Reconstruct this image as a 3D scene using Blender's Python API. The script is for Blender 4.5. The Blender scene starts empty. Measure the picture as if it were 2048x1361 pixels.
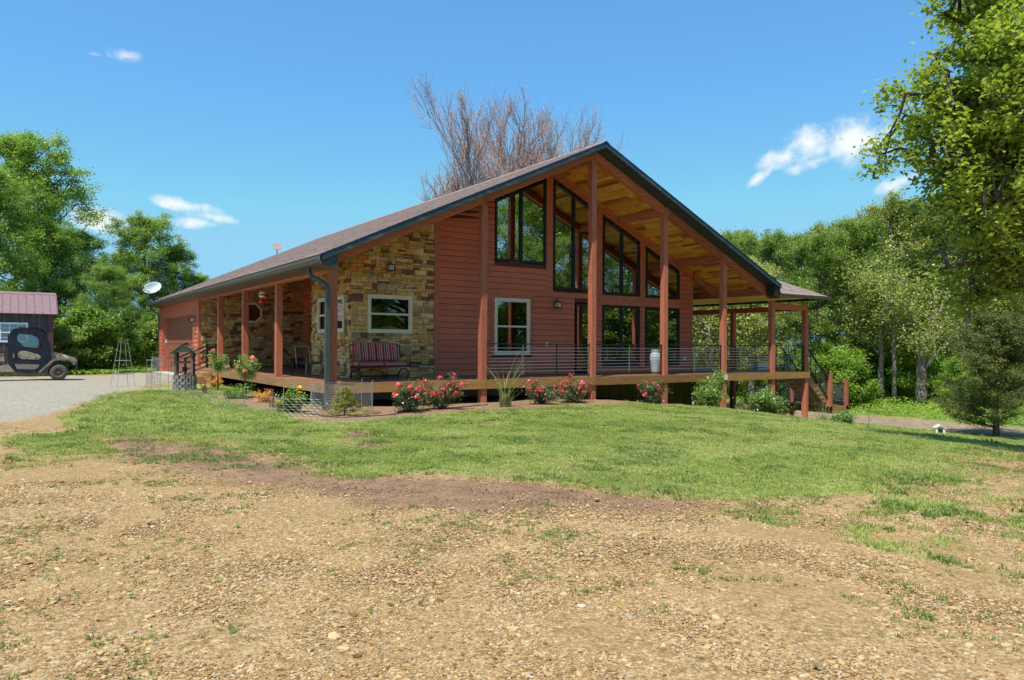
import bpy, math, random
import numpy as np
from mathutils import Vector, Matrix

S = bpy.context.scene
COL = S.collection
PI = math.pi
random.seed(7)

# ---------------------------------------------------------------- camera
yaw, pit, rol = math.radians(55.852), math.radians(0.438), math.radians(-0.294)
F = Vector((math.cos(yaw) * math.cos(pit), math.sin(yaw) * math.cos(pit), math.sin(pit)))
R = Vector((math.sin(yaw), -math.cos(yaw), 0))
U = R.cross(F)
R2 = R * math.cos(rol) - U * math.sin(rol)
U2 = U * math.cos(rol) + R * math.sin(rol)
CAM = Vector((-6.944, -18.515, 1.0))
cd = bpy.data.cameras.new('camera')
cd.sensor_width = 36
cd.lens = 1486.4 / 2048 * 36
cd.clip_end = 3000
cam = bpy.data.objects.new('camera', cd)
COL.objects.link(cam)
cam.matrix_world = Matrix(((R2.x, U2.x, -F.x, CAM.x), (R2.y, U2.y, -F.y, CAM.y), (R2.z, U2.z, -F.z, CAM.z), (0, 0, 0, 1)))
S.camera = cam

# ---------------------------------------------------------------- light
S.view_settings.view_transform = 'Standard'
S.view_settings.look = 'None'
S.view_settings.gamma = 1
S.view_settings.use_curve_mapping = False
S.view_settings.exposure = 0.85
sun_dir = Vector((-1, -.54, 2.45)).normalized()          # towards the sun
sd = bpy.data.lights.new('sun', 'SUN')
sd.energy = 3.35
sd.angle = math.radians(0.53)
sd.color = (1, .95, .87)
so = bpy.data.objects.new('sun', sd)
COL.objects.link(so)
so.rotation_euler = sun_dir.to_track_quat('Z', 'Y').to_euler()
SUN_EL = math.asin(sun_dir.z)
SUN_AZ = math.atan2(sun_dir.x, sun_dir.y)                # from +Y towards +X
w = bpy.data.worlds.new('World')
S.world = w
w.use_nodes = True
wn, wl = w.node_tree.nodes, w.node_tree.links
wn.clear()
wo = wn.new('ShaderNodeOutputWorld')
bg = wn.new('ShaderNodeBackground')
bg.inputs[1].default_value = 0.105
sky = wn.new('ShaderNodeTexSky')
sky.sky_type = 'NISHITA'
sky.sun_disc = False
sky.sun_elevation = SUN_EL
sky.sun_rotation = SUN_AZ
sky.altitude = 300
sky.air_density = 1.0
sky.dust_density = 0.35
sky.ozone_density = 2.2
tint = wn.new('ShaderNodeMix'); tint.data_type = 'RGBA'; tint.blend_type = 'MULTIPLY'
tint.inputs[0].default_value = 1
tint.inputs[7].default_value = (0.66, 1.0, 1.10, 1)
wl.new(sky.outputs[0], tint.inputs[6])
# clouds: small fair-weather puffs placed by direction
tc = wn.new('ShaderNodeTexCoord')


def wmath(op, a, b=None, c=None):
    n = wn.new('ShaderNodeMath'); n.operation = op
    for i, v in enumerate((a, b, c)):
        if v is None: continue
        if isinstance(v, (int, float)): n.inputs[i].default_value = v
        else: wl.new(v, n.inputs[i])
    return n.outputs[0]


def wvec(op, a, b):
    n = wn.new('ShaderNodeVectorMath'); n.operation = op
    for i, v in enumerate((a, b)):
        if isinstance(v, (tuple, Vector)): n.inputs[i].default_value = v
        else: wl.new(v, n.inputs[i])
    return n.outputs[0] if op not in ('DOT_PRODUCT', 'LENGTH') else n.outputs[1]


def azel(az, el):
    a, e = math.radians(az), math.radians(el)
    return Vector((math.cos(a) * math.cos(e), math.sin(a) * math.cos(e), math.sin(e)))


nz1 = wn.new('ShaderNodeTexNoise'); nz1.inputs['Scale'].default_value = 30; nz1.inputs['Detail'].default_value = 8; nz1.inputs['Roughness'].default_value = .62
wl.new(tc.outputs['Generated'], nz1.inputs['Vector'])
cl = None
# azimuth, elevation, half width, half height, roll, strength (degrees)
def px(u, v, a, b): # direction seen at a photograph pixel, sizes in pixels
    d = F + R2 * ((u - 1024) / 1486.4) - U2 * ((v - 680.5) / 1486.4)
    k = 57.3 / 1486 * 1.25
    return math.degrees(math.atan2(d.y, d.x)), math.degrees(math.asin(d.normalized().z)), a * k, b * k


for az, el, hw_, hh, rl, st in [px(1625, 288, 62, 34) + (14, 1.0), px(1570, 312, 50, 20) + (18, .75), px(1635, 322, 55, 14) + (16, .7), px(1712, 282, 62, 44) + (8, 1.0), px(1510, 362, 34, 10) + (36, .75), px(1800, 365, 44, 15) + (18, .65),
                                px(375, 412, 60, 13) + (-8, .9), px(425, 434, 56, 10) + (-8, .7), px(388, 446, 40, 11) + (0, .8), px(195, 438, 52, 24) + (-14, 1.0), px(252, 112, 34, 12) + (-6, .6), px(190, 108, 14, 5) + (0, .5), px(545, 548, 60, 9) + (-4, .5),
                                (12, 22, 6, 2, 10, .9), (118, 20, 7, 2.2, -8, .9), (150, 14, 8, 2, 0, .9), (-20, 16, 7, 1.8, 5, .9), (200, 18, 8, 2.4, 5, .9), (250, 15, 9, 2.2, -5, .9), (300, 17, 8, 2.2, 6, .9)]:
    c = azel(az, el)
    rt = Vector((0, 0, 1)).cross(c).normalized() * -1
    up = rt.cross(c).normalized()
    ra = math.radians(rl)
    a_ = rt * math.cos(ra) + up * math.sin(ra)
    b_ = -rt * math.sin(ra) + up * math.cos(ra)
    da = wmath('DIVIDE', wvec('DOT_PRODUCT', tc.outputs['Generated'], a_), math.radians(hw_))
    db = wmath('DIVIDE', wmath('SUBTRACT', wvec('DOT_PRODUCT', tc.outputs['Generated'], b_), c.dot(b_)), math.radians(hh))
    da = wmath('SUBTRACT', da, c.dot(a_) / math.radians(hw_))
    r2 = wmath('ADD', wmath('MULTIPLY', da, da), wmath('MULTIPLY', db, db))
    front = wmath('GREATER_THAN', wvec('DOT_PRODUCT', tc.outputs['Generated'], c), .5)
    m_ = wmath('MULTIPLY', wmath('MULTIPLY', wmath('MAXIMUM', wmath('SUBTRACT', 1.0, wmath('POWER', r2, .6)), 0), front), st)
    cl = m_ if cl is None else wmath('MAXIMUM', cl, m_)
d_ = wmath('ADD', wmath('MULTIPLY', cl, 1.35), wmath('MULTIPLY', wmath('SUBTRACT', nz1.outputs[0], .52), 2.9))
d_ = wmath('MULTIPLY', d_, wmath('GREATER_THAN', cl, .001))
mr = wn.new('ShaderNodeMapRange'); mr.interpolation_type = 'SMOOTHSTEP'
mr.inputs[1].default_value = .0; mr.inputs[2].default_value = 1.35; mr.inputs[3].default_value = 0; mr.inputs[4].default_value = .93
wl.new(d_, mr.inputs[0])
edge = wmath('MINIMUM', wmath('MULTIPLY', cl, 5), 1)
fac = wmath('MULTIPLY', mr.outputs[0], edge)
cm = wn.new('ShaderNodeMix'); cm.data_type = 'RGBA'
cap = wn.new('ShaderNodeVectorMath'); cap.operation = 'MINIMUM'; wl.new(tint.outputs[2], cap.inputs[0]); cap.inputs[1].default_value = (2.1, 3.9, 4.7)
deep = wn.new('ShaderNodeMix'); deep.data_type = 'RGBA'; deep.inputs[0].default_value = .30
wl.new(cap.outputs[0], deep.inputs[6]); deep.inputs[7].default_value = (.55, 2.4, 5.0, 1)
wl.new(fac, cm.inputs[0]); wl.new(deep.outputs[2], cm.inputs[6])
cm.inputs[7].default_value = (5.3, 5.5, 5.5, 1)
wl.new(cm.outputs[2], bg.inputs[0])
wl.new(bg.outputs[0], wo.inputs[0])


# ---------------------------------------------------------------- materials
class NT:
    def __init__(s, name):
        s.m = bpy.data.materials.new(name); s.m.use_nodes = True
        s.n = s.m.node_tree.nodes; s.l = s.m.node_tree.links; s.n.clear()
        s.out = s.n.new('ShaderNodeOutputMaterial')
        s.b = s.n.new('ShaderNodeBsdfPrincipled'); s.l.new(s.b.outputs[0], s.out.inputs[0])

    def put(s, sock, v):
        if isinstance(v, (int, float)): sock.default_value = v
        elif isinstance(v, (tuple, list)): sock.default_value = tuple(v) + ((1,) if len(v) == 3 and len(sock.default_value) == 4 else ())
        else: s.l.new(v, sock)

    def math(s, op, a, b=0, c=None):
        n = s.n.new('ShaderNodeMath'); n.operation = op
        s.put(n.inputs[0], a); s.put(n.inputs[1], b)
        if c is not None: s.put(n.inputs[2], c)
        return n.outputs[0]

    def co(s, kind='Object', scale=(1, 1, 1), geo=False):
        t = s.n.new('ShaderNodeNewGeometry').outputs['Position'] if geo else s.n.new('ShaderNodeTexCoord').outputs[kind]
        mp = s.n.new('ShaderNodeMapping'); mp.inputs['Scale'].default_value = scale
        s.l.new(t, mp.inputs[0]); return mp.outputs[0]

    def noise(s, v, scale, detail=4, rough=.55, dist=0):
        n = s.n.new('ShaderNodeTexNoise'); s.put(n.inputs['Vector'], v); n.inputs['Scale'].default_value = scale
        n.inputs['Detail'].default_value = detail; n.inputs['Roughness'].default_value = rough; n.inputs['Distortion'].default_value = dist
        return n.outputs[0]

    def voro(s, v, scale, feature='F1'):
        n = s.n.new('ShaderNodeTexVoronoi'); s.put(n.inputs['Vector'], v); n.inputs['Scale'].default_value = scale; n.feature = feature
        return n

    def mix(s, f, a, b, mode='MIX'):
        n = s.n.new('ShaderNodeMix'); n.data_type = 'RGBA'; n.blend_type = mode
        s.put(n.inputs[0], f); s.put(n.inputs[6], a); s.put(n.inputs[7], b); return n.outputs[2]

    def ramp(s, f, stops, const=False):
        n = s.n.new('ShaderNodeValToRGB'); s.put(n.inputs[0], f); r = n.color_ramp
        if const: r.interpolation = 'CONSTANT'
        while len(r.elements) < len(stops): r.elements.new(0)
        for e, (p, c) in zip(r.elements, stops): e.position = p; e.color = tuple(c) + (1,)
        return n.outputs[0]

    def mr(s, f, a, b, c=0., d=1.):
        n = s.n.new('ShaderNodeMapRange'); n.interpolation_type = 'SMOOTHSTEP'
        s.put(n.inputs[0], f)
        for i, v in enumerate((a, b, c, d)): n.inputs[i + 1].default_value = v
        return n.outputs[0]

    def rnd(s):
        o = s.n.new('ShaderNodeObjectInfo').outputs['Random']
        g = s.n.new('ShaderNodeNewGeometry').outputs['Random Per Island']
        return s.math('FRACT', s.math('ADD', o, g))

    def bump(s, h, strength=.3, dist=.01):
        n = s.n.new('ShaderNodeBump'); s.put(n.inputs['Height'], h); n.inputs['Strength'].default_value = strength; n.inputs['Distance'].default_value = dist
        s.l.new(n.outputs[0], s.b.inputs['Normal'])

    def attr(s, name):
        n = s.n.new('ShaderNodeAttribute'); n.attribute_name = name; return n.outputs['Fac']

    def done(s, col, rough=.6, metal=0, spec=None):
        s.put(s.b.inputs['Base Color'], col); s.put(s.b.inputs['Roughness'], rough); s.put(s.b.inputs['Metallic'], metal)
        if spec is not None: s.b.inputs['Specular IOR Level'].default_value = spec
        return s.m


def sc(c, k): return tuple(min(1, x * k) for x in c)


def plain(name, c, rough=.5, metal=0, var=.15, scale=6, spec=None, bump=0):
    t = NT(name); v = t.co()
    n = t.noise(v, scale, 5)
    col = t.mix(t.mr(n, .3, .7), sc(c, 1 - var), sc(c, 1 + var))
    if bump: t.bump(t.noise(v, scale * 12, 3), bump, .004)
    return t.done(col, rough, metal, spec)


def wood(name, c, axis='z', var=.22, knots=True, rough=.62, rv=.12, grain=1.0):
    """stained lumber, grain along one axis, tone differs from board to board"""
    t = NT(name)
    s_ = {'x': (.6, 9, 9), 'y': (9, .6, 9), 'z': (9, 9, .6)}[axis]
    v = t.co('Object', s_)
    r = t.rnd()
    off = t.n.new('ShaderNodeVectorMath'); off.operation = 'ADD'
    t.l.new(v, off.inputs[0]); cb = t.n.new('ShaderNodeCombineXYZ'); t.put(cb.inputs[0], t.math('MULTIPLY', r, 37)); t.put(cb.inputs[1], t.math('MULTIPLY', r, 11)); t.l.new(cb.outputs[0], off.inputs[1])
    n = t.noise(off.outputs[0], 3.0 * grain, 5, .6, .6)
    n2 = t.noise(off.outputs[0], 14 * grain, 3, .6)
    col = t.mix(t.mr(n, .3, .72), sc(c, 1 - var), sc(c, 1 + var))
    col = t.mix(t.math('MULTIPLY', t.mr(n2, .5, .75), .35), col, sc(c, .55))
    if knots:
        sx = {'x': (1.6, 5, 5), 'y': (5, 1.6, 5), 'z': (5, 5, 1.6)}[axis]
        vk = t.voro(t.co('Object', sx), 1.0)
        col = t.mix(t.mr(vk.outputs['Distance'], .1, .02), col, sc(c, .38))
    col = t.mix(1, col, t.mix(r, (1 - rv * 2,) * 3, (1 + rv,) * 3), 'MULTIPLY')
    t.bump(n2, .25, .004)
    return t.done(col, rough, spec=.2)


M = {}
M['cedar'] = wood('stained_cedar', (.51, .165, .095), 'z')
M['cedar_x'] = wood('stained_cedar_beam', (.51, .165, .095), 'x')
M['cedar_y'] = wood('stained_cedar_purlin', (.51, .165, .095), 'y')
M['rim_x'] = wood('treated_rim_front', (.36, .19, .065), 'x', knots=False)
M['rim_y'] = wood('treated_rim_side', (.42, .235, .115), 'y', knots=False)
M['deck'] = wood('deck_board', (.33, .15, .095), 'x', knots=False, rough=.42, rv=.2)
M['pine'] = None
t = NT('tongue_groove_pine')
v = t.co('Object', (14, .7, 14)); r = t.rnd()
n = t.noise(v, 2.5, 5, .6, .8)
c1 = t.ramp(r, [(0, (.34, .11, .015)), (.10, (.85, .42, .06)), (.26, (.97, .60, .10)), (.40, (.70, .27, .035)), (.52, (.95, .50, .07)), (.68, (.50, .18, .025)), (.76, (.97, .66, .16)), (.90, (.80, .34, .045))], True)
c1 = t.mix(t.mr(n, .35, .75), c1, t.mix(1, c1, (.55, .42, .35), 'MULTIPLY'))
vk = t.voro(t.co('Object', (4, 1.7, 4)), 1.0)
c1 = t.mix(t.mr(vk.outputs['Distance'], .13, .03), c1, (.14, .05, .012))
M['pine'] = t.done(c1, .45)
# siding
for nm, ax in (('siding', 'x'), ('siding_y', 'y')):
    t = NT('fibre_cement_' + nm)
    s_ = (1.2, 12, 14) if ax == 'x' else (12, 1.2, 14)
    v = t.co('Object', s_); n = t.noise(v, 2.2, 6, .65, .4)
    r = t.rnd(); big = t.noise(t.co(), .7, 3)
    col = t.mix(t.mr(n, .3, .75), (.58, .17, .10), (.45, .125, .073))
    col = t.mix(t.mr(big, .35, .7), col, (.60, .175, .10))
    # pale scuffs
    sc_ = t.noise(t.co('Object', (1.5, 1.5, 7)), 3.2, 6, .7)
    col = t.mix(t.mr(sc_, .70, .80, 0, .35), col, (.5, .35, .3))
    col = t.mix(1, col, t.mix(r, (.9,) * 3, (1.1,) * 3), 'MULTIPLY')
    t.bump(n, .35, .004)
    M[nm] = t.done(col, .6, spec=.15)
M['trim_red'] = plain('painted_trim_red', (.46, .135, .078), .55, var=.12, bump=.15)
M['cream'] = plain('cream_window_vinyl', (.72, .66, .52), .4, var=.05)
M['black'] = plain('black_window_metal', (.012, .014, .016), .35, var=.2)
M['rail'] = plain('painted_rail_steel', (.02, .03, .03), .35, .3, var=.2)
M['cable'] = plain('steel_cable', (.30, .31, .30), .35, .6, var=.1)
M['fascia'] = None
t = NT('dark_metal_fascia'); v = t.co('Object', (1, 1, 3))
n = t.noise(v, 1.6, 8, .65, 1.2)
col = t.mix(t.mr(n, .52, .62), (.028, .055, .078), (.075, .105, .12))
t.bump(t.noise(t.co(), 1.5, 3), .25, .05)
M['fascia'] = t.done(col, t.mr(n, .4, .7, .3, .55))
M['drip'] = plain('drip_edge_metal', (.02, .035, .075), .35, .2, var=.2)
M['gutter'] = plain('bronze_gutter', (.115, .10, .082), .38, .25, var=.12)
M['downspout'] = plain('grey_green_downspout', (.075, .10, .10), .35, .3, var=.12)
M['soffit_v'] = plain('dark_vinyl_soffit', (.035, .058, .072), .5, var=.15)
M['soffit_b'] = plain('brown_soffit', (.17, .10, .075), .5, var=.15)
t = NT('asphalt_shingle'); v = t.co('Object')
r = t.n.new('ShaderNodeNewGeometry').outputs['Random Per Island']
br = t.n.new('ShaderNodeTexBrick'); br.offset = .5
mp = t.co('Object', (0, 0, 0))
vc = t.voro(t.co('Object', (6, 4.2, 6)), 1.0); n = t.noise(v, 60, 2, .7)
tab = t.n.new('ShaderNodeSeparateColor'); t.l.new(vc.outputs['Color'], tab.inputs[0])
col = t.ramp(tab.outputs[0], [(0, (.15, .095, .085)), (.3, (.27, .185, .165)), (.55, (.21, .145, .13)), (.8, (.33, .24, .215)), (1, (.18, .12, .105))])
col = t.mix(t.mr(n, .35, .65, 0, .55), col, (.40, .31, .28))
t.bump(n, .6, .01)
M['shingle'] = t.done(col, .9)
t = NT('ledge_stone'); r = t.rnd(); v = t.co('Object')
n = t.noise(v, 9, 6, .65, .5); n2 = t.noise(v, 40, 4, .7)
col = t.ramp(r, [(0, (.66, .43, .15)), (.13, (.76, .55, .24)), (.25, (.52, .28, .09)), (.37, (.70, .48, .18)), (.48, (.46, .33, .18)), (.57, (.26, .125, .06)), (.66, (.70, .33, .10)), (.75, (.56, .47, .32)), (.82, (.78, .58, .28)), (.92, (.18, .11, .08))], True)
col = t.mix(t.mr(n, .35, .72, 0, .8), col, t.mix(1, col, (.52, .42, .36), 'MULTIPLY'))
col = t.mix(t.mr(n2, .55, .75, 0, .5), col, t.mix(1, col, (1.45, 1.35, 1.2), 'MULTIPLY'))
t.bump(t.math('ADD', n, t.math('MULTIPLY', n2, .5)), .7, .02)
M['stone'] = t.done(col, .85)
M['mortar'] = plain('dark_joint', (.045, .035, .028), .95)
M['white'] = plain('white_plastic', (.75, .75, .73), .4, var=.04)
M['concrete'] = plain('concrete', (.45, .43, .39), .85, var=.12, scale=14, bump=.3)
M['door_wood'] = wood('stained_entry_door', (.45, .17, .05), 'z', rough=.35)
M['garage_door'] = plain('brown_garage_door', (.30, .11, .07), .5, var=.1)
M['core'] = plain('painted_gap_shadow', (.10, .03, .02), .8)  # dark tone paints in the shadow lines in the gaps between planks
M['skirt'] = None
t = NT('mossy_foundation_board'); n = t.noise(t.co('Object', (3, 3, .6)), 2, 5)
M['skirt'] = t.done(t.mix(t.mr(n, .35, .65), (.17, .16, .03), (.27, .22, .06)), .8)
M['int_wall'] = plain('interior_wall', (.28, .22, .14), .8)
M['int_floor'] = plain('interior_floor', (.16, .085, .045), .35)
M['dark'] = plain('dark_interior', (.02, .018, .016), .8)


def glass(name, refl=.30, tint=(.75, .8, .76)):
    t = NT(name); t.n.remove(t.b)
    tr = t.n.new('ShaderNodeBsdfTransparent'); tr.inputs[0].default_value = tint + (1,)
    gl = t.n.new('ShaderNodeBsdfGlossy'); gl.inputs['Roughness'].default_value = .004; gl.inputs[0].default_value = (.9, .95, .95, 1)
    bp = t.n.new('ShaderNodeBump'); bp.inputs['Strength'].default_value = .03; bp.inputs['Distance'].default_value = .02
    t.l.new(t.noise(t.co('Object'), 1.3, 1), bp.inputs['Height']); t.l.new(bp.outputs[0], gl.inputs['Normal'])
    fr = t.n.new('ShaderNodeFresnel'); fr.inputs[0].default_value = 1.5
    f = t.math('MINIMUM', t.math('ADD', t.math('MULTIPLY', fr.outputs[0], 1.6), refl), 1)
    mx = t.n.new('ShaderNodeMixShader'); t.l.new(f, mx.inputs[0]); t.l.new(tr.outputs[0], mx.inputs[1]); t.l.new(gl.outputs[0], mx.inputs[2])
    t.l.new(mx.outputs[0], t.out.inputs[0]); return t.m


M['glass'] = glass('window_glass', .38)
M['glass_dark'] = glass('window_glass_dark', .16, (.35, .4, .38))


def emit(name, c, s):
    t = NT(name); e = t.n.new('ShaderNodeEmission'); e.inputs[0].default_value = c + (1,); e.inputs[1].default_value = s
    t.l.new(e.outputs[0], t.out.inputs[0]); return t.m


M['bulb'] = emit('lamp_glow', (1, .72, .38), 28)
M['frosted'] = plain('frosted_lamp_glass', (.78, .76, .68), .25, var=.06)


def leafmat(name, cols, trans=.45, rough=.45, big=.25, spec=.5, geo=False):
    """foliage: tone per leaf and per clump; light passes through the blade"""
    t = NT(name)
    g = t.n.new('ShaderNodeNewGeometry').outputs['Random Per Island']
    o = t.n.new('ShaderNodeObjectInfo').outputs['Random']
    nb = t.noise(t.co(geo=geo), big, 4, .6)
    f = t.math('ADD', t.math('MULTIPLY', g, .55), t.math('MULTIPLY', t.mr(nb, .3, .7), .45))
    k = len(cols) - 1
    col = t.ramp(f, [(i / k, c) for i, c in enumerate(cols)])
    col = t.mix(1, col, t.mix(o, (.82, .86, .8), (1.15, 1.1, 1.05)), 'MULTIPLY')
    t.done(col, rough, spec=spec)
    tr = t.n.new('ShaderNodeBsdfTranslucent'); t.l.new(t.mix(1, col, (1.25, 1.3, .55), 'MULTIPLY'), tr.inputs[0])
    mx = t.n.new('ShaderNodeMixShader'); mx.inputs[0].default_value = trans
    t.l.new(t.b.outputs[0], mx.inputs[1]); t.l.new(tr.outputs[0], mx.inputs[2]); t.l.new(mx.outputs[0], t.out.inputs[0])
    return t.m


M['leaf_oak'] = leafmat('oak_leaf', [(.15, .21, .04), (.28, .36, .065), (.48, .54, .12), (.74, .72, .30)], .52, .32)
M['leaf_left'] = leafmat('hickory_leaf', [(.09, .17, .03), (.17, .29, .055), (.30, .43, .10), (.48, .58, .20)], .42, .42)
M['leaf_wood'] = leafmat('woodland_leaf', [(.13, .17, .045), (.25, .30, .085), (.42, .45, .16), (.66, .64, .32)], .4, .4)
M['leaf_dark'] = leafmat('dark_woodland_leaf', [(.08, .14, .03), (.16, .25, .05), (.28, .38, .085), (.46, .53, .18)], .4, .4)
M['leaf_cedar'] = leafmat('cedar_needle', [(.06, .08, .025), (.10, .13, .035), (.17, .20, .05), (.30, .31, .09)], .25, .6, .8)
M['leaf_shrub'] = leafmat('shrub_leaf', [(.09, .17, .04), (.17, .29, .07), (.27, .40, .12), (.42, .52, .22)], .35, .35, 3)
M['leaf_rose'] = leafmat('rose_leaf', [(.05, .09, .035), (.10, .15, .065), (.17, .22, .11), (.26, .30, .17)], .3, .32, 3)
M['leaf_yellow'] = leafmat('gold_conifer_leaf', [(.12, .15, .025), (.25, .26, .04), (.36, .36, .07), (.46, .44, .12)], .3, .5, 4)
M['undergrowth'] = leafmat('undergrowth_leaf', [(.12, .22, .04), (.22, .36, .06), (.33, .48, .09), (.45, .58, .13)], .45, .5, .2)
M['flower'] = leafmat('rose_petal', [(.85, .05, .10), (.92, .12, .19), (.95, .24, .32), (.97, .42, .46)], .35, .5, 3)
M['flower_pink'] = leafmat('hibiscus_petal', [(.8, .25, .25), (.9, .38, .36), (.95, .5, .45)], .35, .5, 3)
M['flower_yellow'] = leafmat('yellow_petal', [(.9, .45, .05), (.95, .6, .1)], .35, .5, 3)
M['flower_orange'] = leafmat('orange_leaf', [(.55, .2, .03), (.75, .4, .08), (.4, .35, .08)], .35, .5, 3)
M['spiky'] = leafmat('cordyline_leaf', [(.16, .06, .06), (.26, .11, .10), (.38, .22, .2)], .2, .4, 3)
M['reed'] = leafmat('ornamental_grass_blade', [(.13, .2, .06), (.26, .33, .13), (.42, .48, .24)], .35, .5, 3)
M['straw'] = leafmat('dry_grass_blade', [(.22, .17, .09), (.36, .29, .16), (.5, .42, .26)], .3, .7, 3)
M['bud'] = leafmat('red_bud', [(.46, .24, .24), (.62, .36, .35), (.56, .42, .32)], .3, .6, 1)
M['lawn'] = leafmat('lawn_blade', [(.15, .215, .045), (.25, .33, .07), (.38, .44, .12), (.60, .56, .27)], .35, .5, .8, geo=True)
M['weed'] = leafmat('weed_blade', [(.10, .17, .04), (.18, .26, .06), (.3, .35, .12)], .4, .5, 1)


def barkm(name, a, b):
    t = NT(name); v = t.co('Object', (5, 5, .9)); n = t.noise(v, 2.5, 6, .65, .6)
    t.bump(n, .8, .03); return t.done(t.mix(t.mr(n, .35, .65), a, b), .9)


M['bark'] = barkm('oak_bark', (.045, .034, .028), (.15, .12, .095))
M['bark_pale'] = barkm('pale_bark', (.12, .095, .075), (.30, .25, .20))
M['twig'] = barkm('bare_twig', (.18, .13, .125), (.40, .30, .28))


# ---------------------------------------------------------------- mesh helpers
class MB:
    def __init__(s): s.v = []; s.f = []

    def add(s, vs, fs):
        o = len(s.v); s.v.extend([tuple(p) for p in vs]); s.f.extend([tuple(i + o for i in f) for f in fs]); return s

    def box(s, x0, x1, y0, y1, z0, z1):
        return s.add([(x0, y0, z0), (x1, y0, z0), (x1, y1, z0), (x0, y1, z0), (x0, y0, z1), (x1, y0, z1), (x1, y1, z1), (x0, y1, z1)],
                     [(0, 3, 2, 1), (4, 5, 6, 7), (0, 1, 5, 4), (1, 2, 6, 5), (2, 3, 7, 6), (3, 0, 4, 7)])

    def cbox(s, x0, x1, y0, y1, z0, z1, c=.008):
        """vertical member with chamfered long edges"""
        p = [(x0 + c, y0), (x1 - c, y0), (x1, y0 + c), (x1, y1 - c), (x1 - c, y1), (x0 + c, y1), (x0, y1 - c), (x0, y0 + c)]
        return s.prism([(a, b, z0) for a, b in p], (0, 0, z1 - z0))

    def prism(s, poly, ext):
        n = len(poly); e = Vector(ext)
        vs = [Vector(p) for p in poly] + [Vector(p) + e for p in poly]
        return s.add(vs, [tuple(range(n))[::-1], tuple(range(n, 2 * n))] + [(i, (i + 1) % n, (i + 1) % n + n, i + n) for i in range(n)])

    def beam(s, p, q, w, h, up=(0, 0, 1)):
        p, q = Vector(p), Vector(q); d = (q - p).normalized(); sd_ = d.cross(Vector(up)).normalized(); u = sd_.cross(d)
        a, b = sd_ * w / 2, u * h / 2
        return s.prism([p - a - b, p + a - b, p + a + b, p - a + b], q - p)

    def tube(s, pts, rad, n=6, cap=True):
        pts = [Vector(p) for p in pts]; k = len(pts)
        if isinstance(rad, (int, float)): rad = [rad] * k
        vs = []; ref = None
        for i, p in enumerate(pts):
            d = (pts[min(i + 1, k - 1)] - pts[max(i - 1, 0)]).normalized()
            if ref is None: ref = d.orthogonal().normalized()
            a = (ref - d * ref.dot(d)).normalized(); b = d.cross(a); ref = a
            for j in range(n):
                t_ = 2 * PI * j / n; vs.append(p + (a * math.cos(t_) + b * math.sin(t_)) * rad[i])
        fs = [(i * n + j, i * n + (j + 1) % n, (i + 1) * n + (j + 1) % n, (i + 1) * n + j) for i in range(k - 1) for j in range(n)]
        if cap: fs += [tuple(range(n))[::-1], tuple(range((k - 1) * n, k * n))]
        return s.add(vs, fs)

    def lathe(s, c, prof, n=16, axis='z', cap=True):
        c = Vector(c); vs = []
        for r, h in prof:
            for j in range(n):
                t_ = 2 * PI * j / n; a, b = r * math.cos(t_), r * math.sin(t_)
                vs.append(c + Vector({'z': (a, b, h), 'y': (a, h, b), 'x': (h, a, b)}[axis]))
        k = len(prof)
        fs = [(i * n + j, i * n + (j + 1) % n, (i + 1) * n + (j + 1) % n, (i + 1) * n + j) for i in range(k - 1) for j in range(n)]
        if cap: fs += [tuple(range(n))[::-1], tuple(range((k - 1) * n, k * n))]
        return s.add(vs, fs)

    def mesh(s, name):
        me = bpy.data.meshes.new(name); me.from_pydata(s.v, [], s.f); me.update(); return me


def fixn(me):
    import bmesh
    bm = bmesh.new(); bm.from_mesh(me); bmesh.ops.recalc_face_normals(bm, faces=bm.faces); bm.to_mesh(me); bm.free()


def link(name, me, mt, parent=None, smooth=False, **pr):
    if isinstance(me, MB): me = me.mesh(name); fixn(me)
    if mt is not None and not me.materials: me.materials.append(mt)
    if smooth: me.shade_smooth()
    o = bpy.data.objects.new(name, me); COL.objects.link(o)
    if parent is not None: o.parent = parent
    for k, v in pr.items(): o[k] = v
    return o


def thing(name, label, cat, loc=(0, 0, 0), rz=0, group=None, scale=1):
    o = bpy.data.objects.new(name, None); COL.objects.link(o); o.empty_display_size = .1
    o.location = loc; o.rotation_euler = (0, 0, rz); o.scale = (scale,) * 3
    o['label'] = label; o['category'] = cat
    if group: o['group'] = group
    return o


def tag(o, label, cat, group=None):
    o['label'] = label; o['category'] = cat
    if group: o['group'] = group
    return o


CH = {}


def kids(o):
    return [c for c in bpy.data.objects if c.parent == o]


def copy_tree(o, loc, rz=0, scale=1, label=None, group=None):
    c = o.copy(); COL.objects.link(c); c.location = loc; c.rotation_euler = (0, 0, rz); c.scale = (scale,) * 3 if isinstance(scale, (int, float)) else scale
    if label: c['label'] = label
    if group: c['group'] = group
    for k in CH.setdefault(o.name, kids(o)):
        d = k.copy(); COL.objects.link(d); d.parent = c
        for g in CH.setdefault(k.name, kids(k)):
            e = g.copy(); COL.objects.link(e); e.parent = d
    return c


def npmesh(name, V, Fc, mt=None):
    """V (n,3) float, Fc (m,k) int: fast mesh"""
    me = bpy.data.meshes.new(name); V = np.ascontiguousarray(V, dtype=np.float32); m, k = Fc.shape
    me.vertices.add(len(V)); me.vertices.foreach_set('co', V.ravel())
    me.loops.add(m * k); me.loops.foreach_set('vertex_index', np.ascontiguousarray(Fc, dtype=np.int32).ravel())
    me.polygons.add(m); me.polygons.foreach_set('loop_start', np.arange(0, m * k, k, dtype=np.int32)); me.polygons.foreach_set('loop_total', np.full(m, k, dtype=np.int32))
    me.update(calc_edges=True); me.validate()
    if mt: me.materials.append(mt)
    return me


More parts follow.
